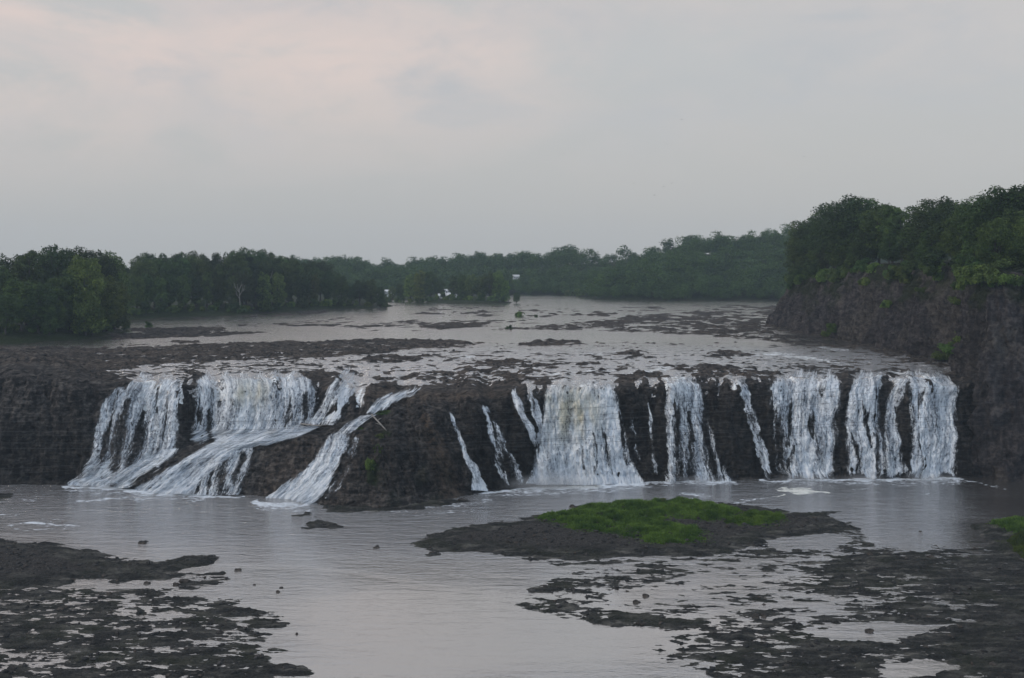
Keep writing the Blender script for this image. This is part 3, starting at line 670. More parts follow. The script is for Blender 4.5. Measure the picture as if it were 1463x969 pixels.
for fi, f_ in enumerate(FALLS):
    r = np.array(f_['rows'], float); lead = 0
    if r[0, 0] < 565 and r[0, 2]-r[0, 1] > 5:
        lead = 8.0; r = np.vstack([[r[0, 0]-lead, r[0, 1]+3, r[0, 2]+3], r])
    py0, py1 = r[0, 0], r[-1, 0]
    wmax = (r[:, 2]-r[:, 1]).max()
    nr = int((py1-py0)*1.5)+4; nc = max(9, int(wmax*1.6)+5)
    pys = np.linspace(py0, py1, nr)
    from_l = smooth1(np.interp(pys, r[:, 0], r[:, 1]), 5); to_r = smooth1(np.interp(pys, r[:, 0], r[:, 2]), 5)
    if wmax <= 25:
        wob = 1.3*fbm2(pys/16, pys*0+fi, 3, 370+fi)*sst(py0, py0+15, pys); wv = 0.25*(to_r-from_l)*fbm2(pys/12, pys*0+fi, 3, 380+fi)
        from_l = from_l+wob-wv; to_r = to_r+wob+wv
    pad = 1.5 if wmax > 25 else 1.0
    s = np.linspace(0, 1, nc)[None]
    Ppy = pys[:, None]*np.ones_like(s); Ppx = (from_l-pad)[:, None]+(to_r-from_l+2*pad)[:, None]*s
    base = surf(Ppx, Ppy)
    drop = (Ppy-py0)/5.6; su = (Ppx-CX)/5.6-(to_r+from_l-r[0, 1]-r[0, 2])[:, None]/2/5.6*0.85
    tn = (Ppy-py0)/(py1-py0)
    off = 0.75+f_.get('out', 0.35)*np.sin(np.pi*np.clip(tn*1.1, 0, 1))**0.7*(1 if wmax > 25 else 0.3)
    off = off+(0.35 if wmax > 25 else 0.1)*sfbm2(su*0.8, drop*0.09, 3, 200+fi)*sst(0, 0.15, tn)+(0.42 if wmax > 25 else 0.12)*fbm2(su*1.1, drop*0.7, 3, 230+fi)+(0.9*sst(0.9, 1.0, tn) if py1 > 676 and wmax > 25 else 0)
    off = np.maximum(off, 0.12)
    G = base.copy(); G[..., 1] -= off; G[..., 2] += off*0.45
    ex = np.minimum(Ppx-(from_l-pad)[:, None], (to_r+pad)[:, None]-Ppx)
    ejit = (3.2 if wmax > 25 else 0.4)*sfbm2(su*0.7, drop*0.12, 3, 260+fi)
    edge = sst(-0.5, 9.0 if wmax > 25 else 3.0, ex+ejit)**0.8
    dens = (f_['dens']*0.80 if wmax > 16 else f_['dens'])*np.ones_like(Ppx)
    dens = dens+0.22*sst(0.7, 1.0, tn)+(0.0 if wmax > 25 else 0.35*fbm2(su*0.6, drop*0.35, 3, 385+fi))
    for gp in f_['gaps']:
        q = [(gp[i], gp[i+1], gp[i+2]) for i in range(0, len(gp), 3)]
        dens = dens-0.72*stroke(Ppx+3.0*sfbm2(su*1.2, drop*0.25, 3, 290+fi), Ppy, [(a, b_, max(w, 0.8)*1.1) for a, b_, w in q], 1.0, 0.0, 1.8)
    topf = sst(0, 1, (Ppy-py0)/(lead+6)+0.5*sfbm2(su*0.5, su*0, 3, 310+fi)) if lead else sst(0, 0.06, tn)
    if py1 < 690: dens = dens-0.9*sst(py1-9, py1, Ppy+5*sfbm2(su*0.6, su*0, 3, 360+fi))
    dens = dens-1.0*(1-edge)-0.75*(1-topf)+0.16*sfbm2(su*0.25, drop*0.1, 3, 340+fi)
    tint = np.zeros_like(Ppx)
    if 'tint' in f_:
        a, b_, w = f_['tint']; tint = np.exp(-(((Ppx-a)/w)**2+((Ppy-b_)/(w*1.0))**2))*(0.8+0.6*sfbm2(su*0.5, drop*0.2, 3, 320))
    o = grid_obj(f_['name'], G, M_fall, smooth=True, attrs=dict(su=su, tv=drop, dens=dens, tint=np.clip(tint, 0, 1), seed=np.full(Ppx.shape, fi*3.7)))
    tag(o, f_['label'], 'waterfall', 'cascades along the falls')

# ------------------------------------------------------------------ right-hand cliff
cl = [(1950, 246, 6), (1700, 254, 6), (1560, 259, 7), (1463, 264, 8), (1420, 268, 8), (1388, 273, 6), (1376, 282, 5), (1366, 296, 6), (1340, 318, 8), (1300, 345, 10), (1245, 385, 10),
      (1185, 430, 11), (1130, 485, 13), (1092, 530, 17), (1079, 562, 20), (1100, 610, 18), (1150, 680, 14), (1250, 760, 12), (1500, 860, 12)]
cpts = np.array([((p-CX)/F*d, d) for p, d, _ in cl]); crec = np.array([c[2] for c in cl], float)
seg = np.r_[0, np.cumsum(np.hypot(*np.diff(cpts, axis=0).T))]
NU = 1100; uu = np.r_[np.linspace(0, 420, 850, endpoint=False), np.linspace(420, seg[-1], NU-850)]
bx = smooth1(np.interp(uu, seg, cpts[:, 0]), 8); by = smooth1(np.interp(uu, seg, cpts[:, 1]), 8); rec = smooth1(np.interp(uu, seg, crec), 8)
tx, ty = np.gradient(bx), np.gradient(by); L = np.hypot(tx, ty); nx, ny = ty/L, -tx/L     # into the hill: right of travel? fixed below
if (nx[400]*1+ny[400]*0) < 0: nx, ny = -nx, -ny
topz = np.interp(uu, seg, [55, 55, 54, 53, 52.5, 52, 52, 52.5, 53, 54, 54, 53, 51, 50, 50, 52, 54, 55, 55])
topz = topz+1.8*n2(uu/14, uu*0, 401)+0.6*n2(uu/4, uu*0, 402)
NV, NPV = 210, 24
vv = np.linspace(0, 1, NV)[:, None]
z = -2+(topz[None]+2)*vv
prof = rec[None]*(0.15*vv+0.85*vv**1.5)                        # gets gentler towards the rim
prof = prof+np.where(uu[None] > 330, 0, 0)
U2 = uu[None]*np.ones_like(vv)
gul = 2.8*ridged(fbm2(U2/20+0.25*z/20, z/60, 3, 411))+1.9*fbm2(U2/6, z/16, 5, 413, 0.6)+1.0*fbm3(U2/2.2, z/3.2, z*0, 5, 417, 0.6)+0.2*sfbm2(U2/12, z/1.0, 3, 419)
gul = gul-2.2*np.abs(fbm2((U2+0.7*z)/5.5, (z-0.5*U2)/26, 4, 421))-1.3*np.abs(fbm2((U2-0.3*z)/3.0, z/20, 4, 423))
gul = gul*sst(0, 0.05, vv)*(1-0.35*sst(0.9, 1, vv))
offn = prof-gul
CGx = bx[None]+nx[None]*offn; CGy = by[None]+ny[None]*offn
pl = np.linspace(0, 1, NPV+1)[1:, None]**1.5*90
px_ = CGx[-1][None]+nx[None]*pl*0.9+6*sst(0, 90, pl); py_ = CGy[-1][None]+ny[None]*pl*0.9
pz = topz[None]+1.5*sst(0, 20, pl)+2.5*sst(15, 90, pl)+0.5*fbm2(px_/7, py_/7, 3, 431)
CG = np.stack([np.vstack([CGx, px_]), np.vstack([CGy, py_]), np.vstack([z, pz])], -1)
U3 = np.vstack([U2, uu[None]*np.ones_like(pl)]); V3 = np.vstack([z, pz])
topness = np.vstack([sst(0.80, 0.98, vv+0.12*fbm2(U2/9, z/9, 4, 441)), np.ones_like(px_)])
gc = np.clip(topness, 0, 1)*sst(-0.35, 0.25, fbm2(U3/4, V3/4, 4, 443)+0.15)*0.85
gc = np.maximum(gc, 0.8*sst(0.25, 0.55, fbm2(U3/13, V3/9, 4, 447))*sst(28, 46, V3))
tonc = np.clip(0.35*topness+0.5*sst(0.1, 0.6, fbm2(U3/14, V3/20, 3, 445))+0.5*np.exp(-((U3-seg[6])/10)**2)*sst(50, 10, V3), 0, 1)
wetc = np.clip(0.55*np.exp(-((U3-seg[6]+3)/6)**2)+0.25*sst(30, 5, V3), 0, 1)
grid_obj('cliff', CG, M_cliff, smooth=True, attrs=dict(tone=tonc, wet=wetc, green=gc))
tag(bpy.data.objects['cliff'], 'tall grey brown shale cliff closing the gorge on the right', kind='structure')
def cliff_pt(u, v):                     # v 0..1 face
    i = int(np.argmin(abs(uu-u))); j = int(v*(NV-1)); return CG[j, i]
def cliff_find(px, py):                 # nearest face vertex to a photo position
    X, Y, Z = CG[..., 0], CG[..., 1], CG[..., 2]
    e = (CX+X/Y*F-px)**2+(HY+(CZ-Z)*F/Y-py)**2+Y*0.15
    e[Y > 600] = 1e9
    i = np.unravel_index(np.argmin(e), e.shape); return CG[i]

# ------------------------------------------------------------------ trees
def leaf_cloud(centres, radii, n, size, seed, flat=0.8, gaps=0.0, up=0.35):
    r = np.random.default_rng(seed); centres = np.array(centres); radii = np.array(radii)
    w = radii**2; idx = r.choice(len(centres), n, p=w/w.sum())
    d = r.normal(size=(n, 3)); d[:, 2] += up*0.6; d /= np.linalg.norm(d, axis=1)[:, None]
    rad = radii[idx]*np.clip(r.normal(0.93, 0.16, n), 0.3, 1.28)
    p = centres[idx]+d*rad[:, None]*np.array([1, 1, flat])
    clump = fbm3(p[:, 0]/1.6, p[:, 1]/1.6, p[:, 2]/1.3, 2, seed)
    p = p+d*(clump*0.55)[:, None]
    keep = (clump > -0.35-0.75+gaps) & (p[:, 2] > 0.05)
    p, d, clump = p[keep], d[keep], clump[keep]; m = len(p)
    nrm = d+r.normal(size=(m, 3))*0.55+np.array([0, 0, up]); nrm /= np.linalg.norm(nrm, axis=1)[:, None]
    a = np.cross(nrm, r.normal(size=(m, 3))); a /= np.linalg.norm(a, axis=1)[:, None]; b = np.cross(nrm, a)
    s = (size*r.uniform(0.55, 1.35, m))[:, None]
    bend = nrm*s*0.25
    V = np.stack([p-a*s*0.9-bend, p-b*s*0.55, p+a*s*0.9-bend*r.uniform(0, 1, (m, 1)), p+b*s*0.55], 1).reshape(-1, 3)
    Fc = np.arange(m*4).reshape(m, 4)
    tone = np.repeat(np.clip(0.45+0.8*clump+r.uniform(-0.28, 0.28, len(centres))[idx][keep]+r.normal(0, 0.08, m), 0, 1), 4)
    return V, Fc, tone
def tree_parts(kind, seed):
    """unit: metres, ~30 m tall"""
    r = random.Random(seed); H = 30.0; cs, rs = [], []
    R = {'round': 9.0, 'tall': 6.3, 'wide': 11.0, 'shaggy': 7.8}[kind]
    base = {'round': 0.24, 'tall': 0.14, 'wide': 0.3, 'shaggy': 0.10}[kind]
    nl = {'round': 26, 'tall': 26, 'wide': 30, 'shaggy': 32}[kind]
    for i in range(nl):
        h = base+(0.93-base)*((i+0.5)/nl)**0.9
        t = (h-base)/(1-base)
        prof = math.sin(math.pi*min(1, 0.2+0.72*t))**0.7 if kind != 'tall' else math.sin(math.pi*(0.25+0.62*t))**0.8
        a = i*2.4+r.uniform(-.5, .5); rr = R*prof*r.uniform(0.3, 0.82)
        lr = R*r.uniform(0.2, 0.40)*(0.75+0.4*prof)*(0.8 if t > .8 else 1)
        cs.append((rr*math.cos(a), rr*math.sin(a), H*h-lr*0.15)); rs.append(lr)
    tb = MB(); tr = [(0, 0, -1.5)]; p = np.array([0., 0, 0]); q = []
    for i in range(7):
        q.append((p.copy())); p = p+np.array([r.uniform(-.35, .35), r.uniform(-.35, .35), H*0.125])
    tb.tube([(0, 0, -2)]+q, [0.85]+[0.62*(1-i*0.13) for i in range(7)], 8, 0.08)
    for i in range(0, nl, 2):
        k = min(6, max(1, int(cs[i][2]/H*7*0.65))); a_ = np.array(q[k]); b_ = np.array(cs[i])
        mid = (a_+b_)/2+np.array([0, 0, -0.6]); tb.tube([a_, mid, b_], [0.26, 0.17, 0.06], 5, 0.05)
    return tb, cs, rs
TP = []
for ti, (kind, mi, sd) in enumerate([('round', 0, 3), ('round', 1, 4), ('tall', 0, 5), ('tall', 1, 6), ('wide', 0, 7), ('wide', 1, 8), ('shaggy', 1, 9), ('shaggy', 2, 10), ('round', 2, 12)]):
    tb, cs, rs = tree_parts(kind, sd)
    V, Fc, tone = leaf_cloud(cs, rs, 11000, 0.42, 500+ti, 0.85, 0.35)
    TP.append(dict(tb=tb, V=V, F=Fc, tone=tone, mi=mi, kind=kind, trunk=None, crown=None))
SHADE = ['dark green', 'mid green', 'lighter green']; SHP = dict(round='rounded', tall='narrow', wide='broad', shaggy='shaggy')
NTREE = 0
def put_tree(ti, x, y, z, h, label, group, rz=None, wx=1.0, cat='tree', name='tree', dz=0.0):
    global NTREE
    T = TP[ti]; s = h/30.0
    e = empty(name, (x, y, z-0.3), random.uniform(0, 6.28) if rz is None else rz, (s*wx, s*wx, s))
    if T['trunk'] is None:
        T['trunk'] = T['tb'].build('trunk', M_bark, e, True)
        T['crown'] = mesh_obj('crown', T['V'], T['F'], M_leaf[T['mi']], e, False, dict(tone=T['tone']))
    else:
        for k in ('trunk', 'crown'):
            c = T[k].copy(); C.objects.link(c); c.parent = e
    tag(e, label.replace('{}', SHP[T['kind']]+' '+SHADE[T['mi']]), cat, group); NTREE += 1
    return e
ORD = ['first', 'second', 'third', 'fourth', 'fifth', 'sixth', 'seventh', 'eighth', 'ninth', 'tenth', 'eleventh', 'twelfth', 'thirteenth', 'fourteenth', 'fifteenth', 'sixteenth', 'seventeenth', 'eighteenth', 'nineteenth', 'twentieth',
       'twenty-first', 'twenty-second', 'twenty-third', 'twenty-fourth', 'twenty-fifth', 'twenty-sixth', 'twenty-seventh', 'twenty-eighth', 'twenty-ninth', 'thirtieth', 'thirty-first', 'thirty-second']
def groundU(x, y):
    h, _ = heightU(np.array([[x]], float), np.array([[y]], float)); return float(h[0, 0])
SKY_L = ([-200, -60, 0, 20, 40, 60, 75, 100, 118, 130, 150, 163, 172, 190, 215, 240, 262, 285, 300, 312, 325, 345, 365, 385, 400, 408, 425, 450, 470, 480, 495, 506, 515, 530, 545, 555],
         [350, 352, 358, 362, 350, 358, 344, 350, 354, 351, 352, 356, 366, 358, 356, 357, 352, 356, 360, 358, 350, 347, 350, 353, 362, 366, 361, 368, 374, 384, 398, 404, 398, 397, 402, 418])
def sky_h(tab, px, d, z0): return CZ-(np.interp(px, *tab)-385)*d/F-z0
rr = random.Random(5)
# back row: makes the skyline
def wood_row(pxs, dfun, frac, kinds, where, grp, jit=0.04, tab=SKY_L, rev=True, wx=1.0):
    order = sorted(pxs, reverse=rev)
    for i, px in enumerate(order):
        d = dfun(px)+rr.uniform(-6, 6); x = (px-CX)/F*d; z = groundU(x, d)
        h = sky_h(tab, px, d, z)*frac*(1+rr.uniform(-jit, jit))
        ti = kinds[rr.randrange(len(kinds))]
        put_tree(ti, x, d, z, h, '{} tree, %s %s' % (ORD[i], where), grp, wx=wx*rr.uniform(0.85, 1.15))
shore_d = lambda px: float(np.interp(px, [-300, 20, 120, 165, 175, 210, 330, 400, 470, 545], [385, 405, 430, 470, 590, 612, 655, 705, 755, 775]))
wood_row([200+k*20+rr.uniform(-5, 5) for k in range(15)], lambda p: shore_d(p)+62, 0.97, [0, 1, 2, 4, 0], 'skyline tree left from the left wood tip', 'skyline trees of the left bank wood', 0.03)
wood_row([182+k*19+rr.uniform(-4, 4) for k in range(16)], lambda p: shore_d(p)+34, 0.84, [0, 1, 2, 3, 5], 'in the middle row left from the left wood tip', 'middle row trees of the left bank wood', 0.08)
wood_row([176+k*17+rr.uniform(-4, 4) for k in range(18)], lambda p: shore_d(p)+13, 0.6, [1, 3, 6, 7, 6, 0], 'waterside tree left from the left wood tip', 'waterside trees of the left bank wood', 0.16, wx=0.95)
for i, (px, ex, hpy, ti) in enumerate([(488, 8, 392, 6), (502, 10, 406, 1), (514, 8, 398, 0), (530, 8, 396, 6), (543, 6, 408, 6), (550, 5, 420, 7)]):
    d = shore_d(px)+ex; x = (px-CX)/F*d; z = groundU(x, d)
    put_tree(ti, x, d, z, CZ-(hpy-385)*d/F-z, '{} tree, %s back from the water on the tip of the left wood' % ORD[5-i], 'trees on the tip of the left bank wood', wx=1.15)
# near left cluster
near = [(-120, 30, 356, 0), (-70, 24, 360, 4), (-30, 50, 352, 2), (-5, 18, 372, 1), (12, 60, 358, 0), (38, 40, 352, 2), (60, 65, 356, 5), (82, 45, 345, 0), (105, 70, 349, 4), (118, 28, 362, 3), (140, 48, 353, 0), (160, 66, 357, 1),
        (30, 14, 395, 1), (55, 10, 400, 0), (80, 12, 392, 3), (100, 16, 380, 6), (122, 9, 360, 7), (148, 12, 388, 8), (164, 22, 398, 7), (8, 6, 415, 0), (70, 5, 430, 6), (132, 4, 420, 6), (152, 6, 425, 6)]
for i, (px, ex, hpy, ti) in enumerate(sorted(near)):
    d = shore_d(px)+ex; x = (px-CX)/F*d; z = groundU(x, d)
    put_tree(ti, x, d, z, CZ-(hpy-385)*d/F-z, '{} tree, %s from the left in the near clump above the shelf' % ORD[i], 'trees of the near left clump', wx=1.0 if hpy < 380 else 1.2)
# island trees
isl = [(560, 955, 408, 8), (572, 945, 404, 1), (586, 930, 390, 8), (600, 925, 384, 7), (614, 928, 386, 8), (628, 975, 398, 0), (648, 930, 391, 3), (661, 925, 389, 7), (674, 922, 390, 8), (688, 920, 391, 6), (700, 918, 386, 8), (712, 915, 385, 7), (722, 912, 398, 7)]
for i, (px, d, hpy, ti) in enumerate(isl):
    x = (px-CX)/F*d; z = groundU(x, d)
    put_tree(ti, x, d, z, CZ-(hpy-385)*d/F-z, '{} tree, %s from the left on the flat mid-river island' % ORD[i], 'trees on the mid-river island', wx=1.05)
# cliff-top trees
ct = [(1136, 470, 335, 6, 10), (1150, 520, 312, 1, 20), (1168, 500, 303, 0, 20), (1190, 470, 284, 5, 18), (1214, 455, 274, 4, 22), (1236, 470, 277, 0, 30), (1256, 440, 287, 1, 18), (1275, 425, 286, 3, 18), (1288, 440, 300, 2, 22), (1203, 430, 322, 1, 8), (1240, 405, 318, 0, 8),
      (1270, 385, 330, 1, 8), (1300, 390, 316, 3, 16), (1318, 395, 290, 1, 26), (1340, 375, 276, 5, 24), (1362, 365, 279, 0, 24), (1384, 355, 282, 8, 22), (1330, 355, 320, 1, 12), (1365, 340, 315, 8, 10), (1395, 330, 300, 6, 12), (1410, 345, 272, 4, 26), (1434, 335, 258, 5, 26), (1458, 325, 256, 0, 26), (1490, 320, 250, 4, 30), (1425, 310, 305, 8, 10),
      (1450, 300, 290, 6, 14), (1475, 295, 300, 8, 10), (1540, 315, 252, 0, 25), (1590, 310, 250, 4, 25), (1162, 480, 352, 6, 4), (1182, 450, 345, 0, 5), (1222, 415, 345, 1, 4), (1305, 365, 350, 6, 5), (1345, 335, 345, 0, 5), (1405, 312, 340, 6, 5)]
def plateau_z(x, y):
    i = np.unravel_index(np.argmin((CG[NV-1:, :, 0]-x)**2+(CG[NV-1:, :, 1]-y)**2), CG[NV-1:, :, 0].shape); return float(CG[NV-1:][i][2])
rimx, rimy = CG[NV-1, :, 0], CG[NV-1, :, 1]
rimpx = CX+rimx/rimy*F; vis = (rimy < 600) & (uu < seg[14])
def rim_d(px):
    i = np.argmin(np.where(vis, abs(rimpx-px), 1e9)); return float(rimy[i])
for i, (px, d, hpy, ti, back) in enumerate(sorted(ct)):
    d = rim_d(px)+back+2; x = (px-CX)/F*d; z = plateau_z(x, d)
    put_tree(ti, x, d, z-0.5, CZ-(hpy-385)*d/F-z, '{} tree, %s along the cliff top from its river-side point' % ORD[min(i, 31)] if i < 32 else '{} tree on the right cliff top near the picture edge', 'trees along the right cliff top', wx=1.18 if hpy < 300 else 1.1)

RIM = []
for i in range(30):
    u = 60+i*(seg[14]-66)/29+rr.uniform(-3, 3); j = int(np.argmin(abs(uu-u))); RIM.append((CG[NV-8, j, 0], CG[NV-8, j, 1], CG[NV-1, j, 2]))
# bare trees in the left wood
def bare_tree(px, d, top, base_py, label, seed, lean=0.0):
    r = random.Random(seed); x = (px-CX)/F*d; z = groundU(x, d); h = CZ-(top-385)*d/F-z
    e = empty('dead_tree', (x, d, z-0.5)); b = MB(); n = 8
    q = [(lean*h*(i/n)**2+r.uniform(-.15, .15), r.uniform(-.3, .3), h*0.7*i/n) for i in range(n+1)]
    b.tube(q, [0.34*(1-0.07*i) for i in range(n+1)], 7, 0.06); b.build('trunk', M_dead, e, True)
    for k in range(7):
        st = q[n-(k % 4)]; a = (-1)**k*r.uniform(0.3, 0.7); L_ = h*r.uniform(0.2, 0.34); bb = MB()
        p1 = (st[0]+a*L_*0.5, st[1]+r.uniform(-1, 1), st[2]+L_*0.45); p2 = (st[0]+a*L_*0.75, p1[1], st[2]+L_)
        bb.tube([st, p1, p2], [0.17, 0.12, 0.05], 6, 0.05)
        bb.tube([p1, (p1[0]+a*L_*0.5, p1[1], p1[2]+L_*0.2)], [0.09, 0.03], 5); bb.build('limb', M_dead, e, True)
    tag(e, label, 'dead tree')
bare_tree(343, 664, 398, 450, 'bleached bare tree with a forked top in front of the left wood', 2, -0.03)
bare_tree(381, 712, 388, 448, 'slim grey leafless tree right of the forked bare one in left wood', 3, 0.02)

# bushes
def bush_proto(seed, n, size, R, mat, tall=1.0):
    r = random.Random(seed); cs = [(r.uniform(-.95, .95)*R, r.uniform(-.8, .8)*R, r.uniform(0.1, 0.95)*R*tall) for _ in range(12)]; rs = [R*r.uniform(.16, .42) for _ in cs]
    return leaf_cloud(cs, rs, n, size, seed, 0.9, 0.3)
BP = {}
def put_bush(key, loc, sc, label, group=None, name='bush', cat='bush', rz=None):
    par = {'bright': (901, 2600, 0.3, 3.0, M_bushl, 1.0), 'green': (902, 2600, 0.32, 3.0, M_leaf[2], 1.0), 'dark': (903, 2600, 0.32, 3.0, M_leaf[1], 1.2), 'tall': (904, 3000, 0.3, 2.6, M_bushl, 2.0)}[key]
    if key not in BP:
        V, Fc, tone = bush_proto(par[0], par[1], par[2], par[3], par[4], par[5]); o = mesh_obj(name, V, Fc, par[4], None, False, dict(tone=tone)); BP[key] = o
    else:
        o = BP[key].copy(); C.objects.link(o); o.name = name
    o.location = loc; o.scale = (sc,)*3 if np.isscalar(sc) else sc; o.rotation_euler = (0, 0, random.uniform(0, 6) if rz is None else rz)
    tag(o, label, cat, group); return o
for i, (px, py, s, k, lb) in enumerate([(1192, 470, 1.1, 'tall', 'upright yellow-green bush at the foot of the cliff near its point'), (1186, 476, 0.8, 'bright', 'small bush at the left foot of the upright cliff bush'), (1268, 434, 0.9, 'green', 'round dark bush halfway up the cliff face alone'),
        (1370, 428, 0.9, 'bright', 'bright bush high on the cliff above the gully'), (1378, 408, 1.0, 'green', 'hanging bush under the rim above the bright one'), (1336, 520, 0.8, 'bright', 'lowest bright bush in the gully above the right falls'), (1346, 508, 1.0, 'bright', 'middle bright bush in the gully above the right falls'),
        (1358, 498, 1.0, 'bright', 'large bright bush in the gully above the right falls'), (1368, 486, 0.8, 'tall', 'topmost bright bush in the gully above the right falls'), (1135, 410, 1.0, 'dark', 'dark bush clinging below the point of the cliff rim'), (1240, 402, 1.0, 'green', 'bush drooping over the rim midway along the cliff'),
        (1300, 398, 1.0, 'green', 'bush drooping over the rim left of the pale scar'), (1440, 400, 1.1, 'bright', 'bright bush on the rim at the right picture edge'), (1455, 392, 1.0, 'green', 'dark topped bush on the rim at the far right'), (1345, 395, 1.1, 'green', 'bush on the rim right of the pale scar'), (1195, 398, 1.0, 'green', 'bush on the rim nearest the cliff point'),
        (1415, 402, 0.8, 'green', 'small bush hanging under the rim left of the bright edge bush'), (1320, 412, 0.7, 'bright', 'little yellow-green bush below the rim scar')]):
    p = cliff_find(px, py); put_bush(k, (p[0], p[1]+0.5, p[2]-1.5), s, lb, 'bushes on the right cliff')
for (px, py, s, k, lb) in [(743, 453, (0.9, 0.9, 1.15), 'green', 'spiky bush alone on the mid-river rock bar'), (766, 453, 0.42, 'dark', 'tiny round bush right of the spiky mid-river bush'), (213, 467, 0.7, 'dark', 'low bush on the bar off the left wood'), (827, 424, (2.4, 2.4, 2.4), 'green', 'pale rounded bush on the far shore before the wooded hill'), (812, 423, (1.5, 1.5, 2.2), 'green', 'smaller pale bush beside the rounded far shore bush'),
                          (727, 470, 0.5, 'dark', 'scrubby bush on the dark bar below the spiky bush')]:
    d = dup(py); x = (px-CX)/F*d; put_bush(k, (x, d, groundU(x, d)-0.3), s, lb)
for i, (x, y, z) in enumerate(RIM):
    put_bush(['green', 'dark', 'dark'][i % 3], (x, y+1, z-rr.uniform(1.5, 3.5)), rr.uniform(1.0, 1.9), 'rim bush under the cliff-top trees, %s counted from the right edge' % ORD[i], 'bushes along the cliff rim')
for i, (px, py, s, k) in enumerate([(20, 488, 0.9, 'green'), (48, 487, 1.1, 'dark'), (60, 484, 1.3, 'green'), (80, 484, 1.2, 'dark'), (95, 483, 1.5, 'green'), (112, 480, 1.5, 'dark'), (130, 478, 1.4, 'green'), (148, 476, 1.3, 'green'), (160, 470, 1.3, 'dark'), (5, 490, 0.9, 'dark'), (12, 486, 1.0, 'bright')]):
    d = dup(py)+4; x = (px-CX)/F*d
    put_bush(k, (x, d, groundU(x, d)-0.4), s, 'low shoreline bush, %s from the left under the near clump' % ORD[i], 'bushes under the near left clump')
for i in range(20):
    px = 172+i*18.5+rr.uniform(-4, 4); d = shore_d(px)+3; x = (px-CX)/F*d
    put_bush(['dark', 'green', 'dark'][i % 3], (x, d, groundU(x, d)-0.4), rr.uniform(1.1, 1.7), 'waterline bush, %s from the left along the left wood' % ORD[i], 'bushes along the left wood waterline')
for i in range(12):
    px = 556+i*14.5; d = 925-i*2.3-(8 if i > 5 else 0); x = (px-CX)/F*d
    put_bush(['green', 'dark'][i % 2], (x, d, groundU(x, d)-0.4), rr.uniform(1.1, 1.8), 'low bush, %s from the left along the island edge' % ORD[i], 'bushes along the mid-river island')
# sapling on the bar end
d = dup(434); x = (738-CX)/F*d
put_tree(0, x, d, groundU(x, d)-0.2, 11.0, 'small lone sapling right of the mid-river island', None, wx=1.0)
# tufts on the hump
for px, py, s, lb in [(546, 590, (0.75, 0.7, 0.3), 'bright grassy tuft on the crest above the driftwood'), (556, 586, (0.5, 0.5, 0.22), 'smaller grassy tuft right of the crest tuft'), (517, 611, (0.35, 0.35, 0.25), 'small grassy tuft left of the driftwood trunk'),
                      (529, 668, (0.62, 0.4, 0.9), 'bright green patch of plants low on the hump face'), (541, 645, (0.5, 0.35, 0.7), 'dark green plants midway up the hump face'), (541, 624, (0.6, 0.4, 0.4), 'mossy plants just under the driftwood on the hump')]:
    p = surf(np.array([px], float), np.array([py], float))[0]
    put_bush('bright' if 'dark' not in lb and 'moss' not in lb else 'green', (p[0], p[1]+0.3, p[2]-0.6), s, lb, cat='plant', name='plant')

# far wood: one mass of crowns
def far_wood():
    r = np.random.default_rng(77); Vs, Fs, Ts = [], [], []; n = 0; base = []
    for k in range(3):
        rnd = random.Random(70+k); cs = [(rnd.uniform(-5, 5), rnd.uniform(-5, 5), rnd.uniform(5, 16)) for _ in range(12)]+[(rnd.uniform(-3, 3), rnd.uniform(-3, 3), rnd.uniform(13, 19)) for _ in range(4)]
        V, Fc, T = leaf_cloud(cs, [rnd.uniform(2.2, 4.0) for _ in cs], 1150, 0.72, 700+k, 0.85, 0.3); base.append((V, T))
    pts = []
    for rowi, (off, cnt) in enumerate([(6, 120), (26, 105), (50, 100), (78, 95), (108, 90), (140, 90), (172, 90), (208, 90), (246, 90), (290, 90)]):
        for j in range(cnt):
            px = 350+(1240-350)*(j+r.uniform(0.1, 0.9))/cnt
            ds = np.interp(px, [-200, 500, 600, 740, 820, 850, 900, 1000, 1090, 1250], [1120, 1130, 1150, 1190, 1170, 1010, 975, 965, 975, 930])
            if 1086 < px and off < 20: pass
            pts.append((px, ds+off+r.uniform(-9, 9), rowi))
    A = np.array([[(px-CX)/F*d, d] for px, d, _ in pts]); hz, _ = heightU(A[None, :, 0], A[None, :, 1]); hz = hz[0]
    for (px, d, rowi), (x, y), z0 in zip(pts, A, hz):
        V, T = base[int(r.integers(3))]; s = r.uniform(0.62, 1.3)*(0.75 if rowi == 0 else 1)
        zt = z0+19*s
        if abs(px-737) < 12 and d < 1262:
            if HY+(CZ-zt)*F/d < 398: s = max(0.2, (CZ-(399-HY)*d/F-z0)/19)
            if s <= 0.2: continue
        a = r.uniform(0, 6.28); ca, sa = math.cos(a), math.sin(a)
        W = np.stack([(V[:, 0]*ca-V[:, 1]*sa)*s*1.1+x, (V[:, 0]*sa+V[:, 1]*ca)*s*1.1+y, V[:, 2]*s*r.uniform(0.9, 1.15)+z0-1], -1)
        Vs.append(W); Ts.append(np.clip(T+r.uniform(-0.4, 0.4), 0, 1)); Fs.append(np.arange(len(V)).reshape(-1, 4)+n); n += len(V)
    o = mesh_obj('woods', np.vstack(Vs), np.vstack(Fs), M_leaf[1], None, False, dict(tone=np.concatenate(Ts)))
    tag(o, 'hazy blue-green woods covering the far bank and its hills', 'woods', kind='stuff')
far_wood()

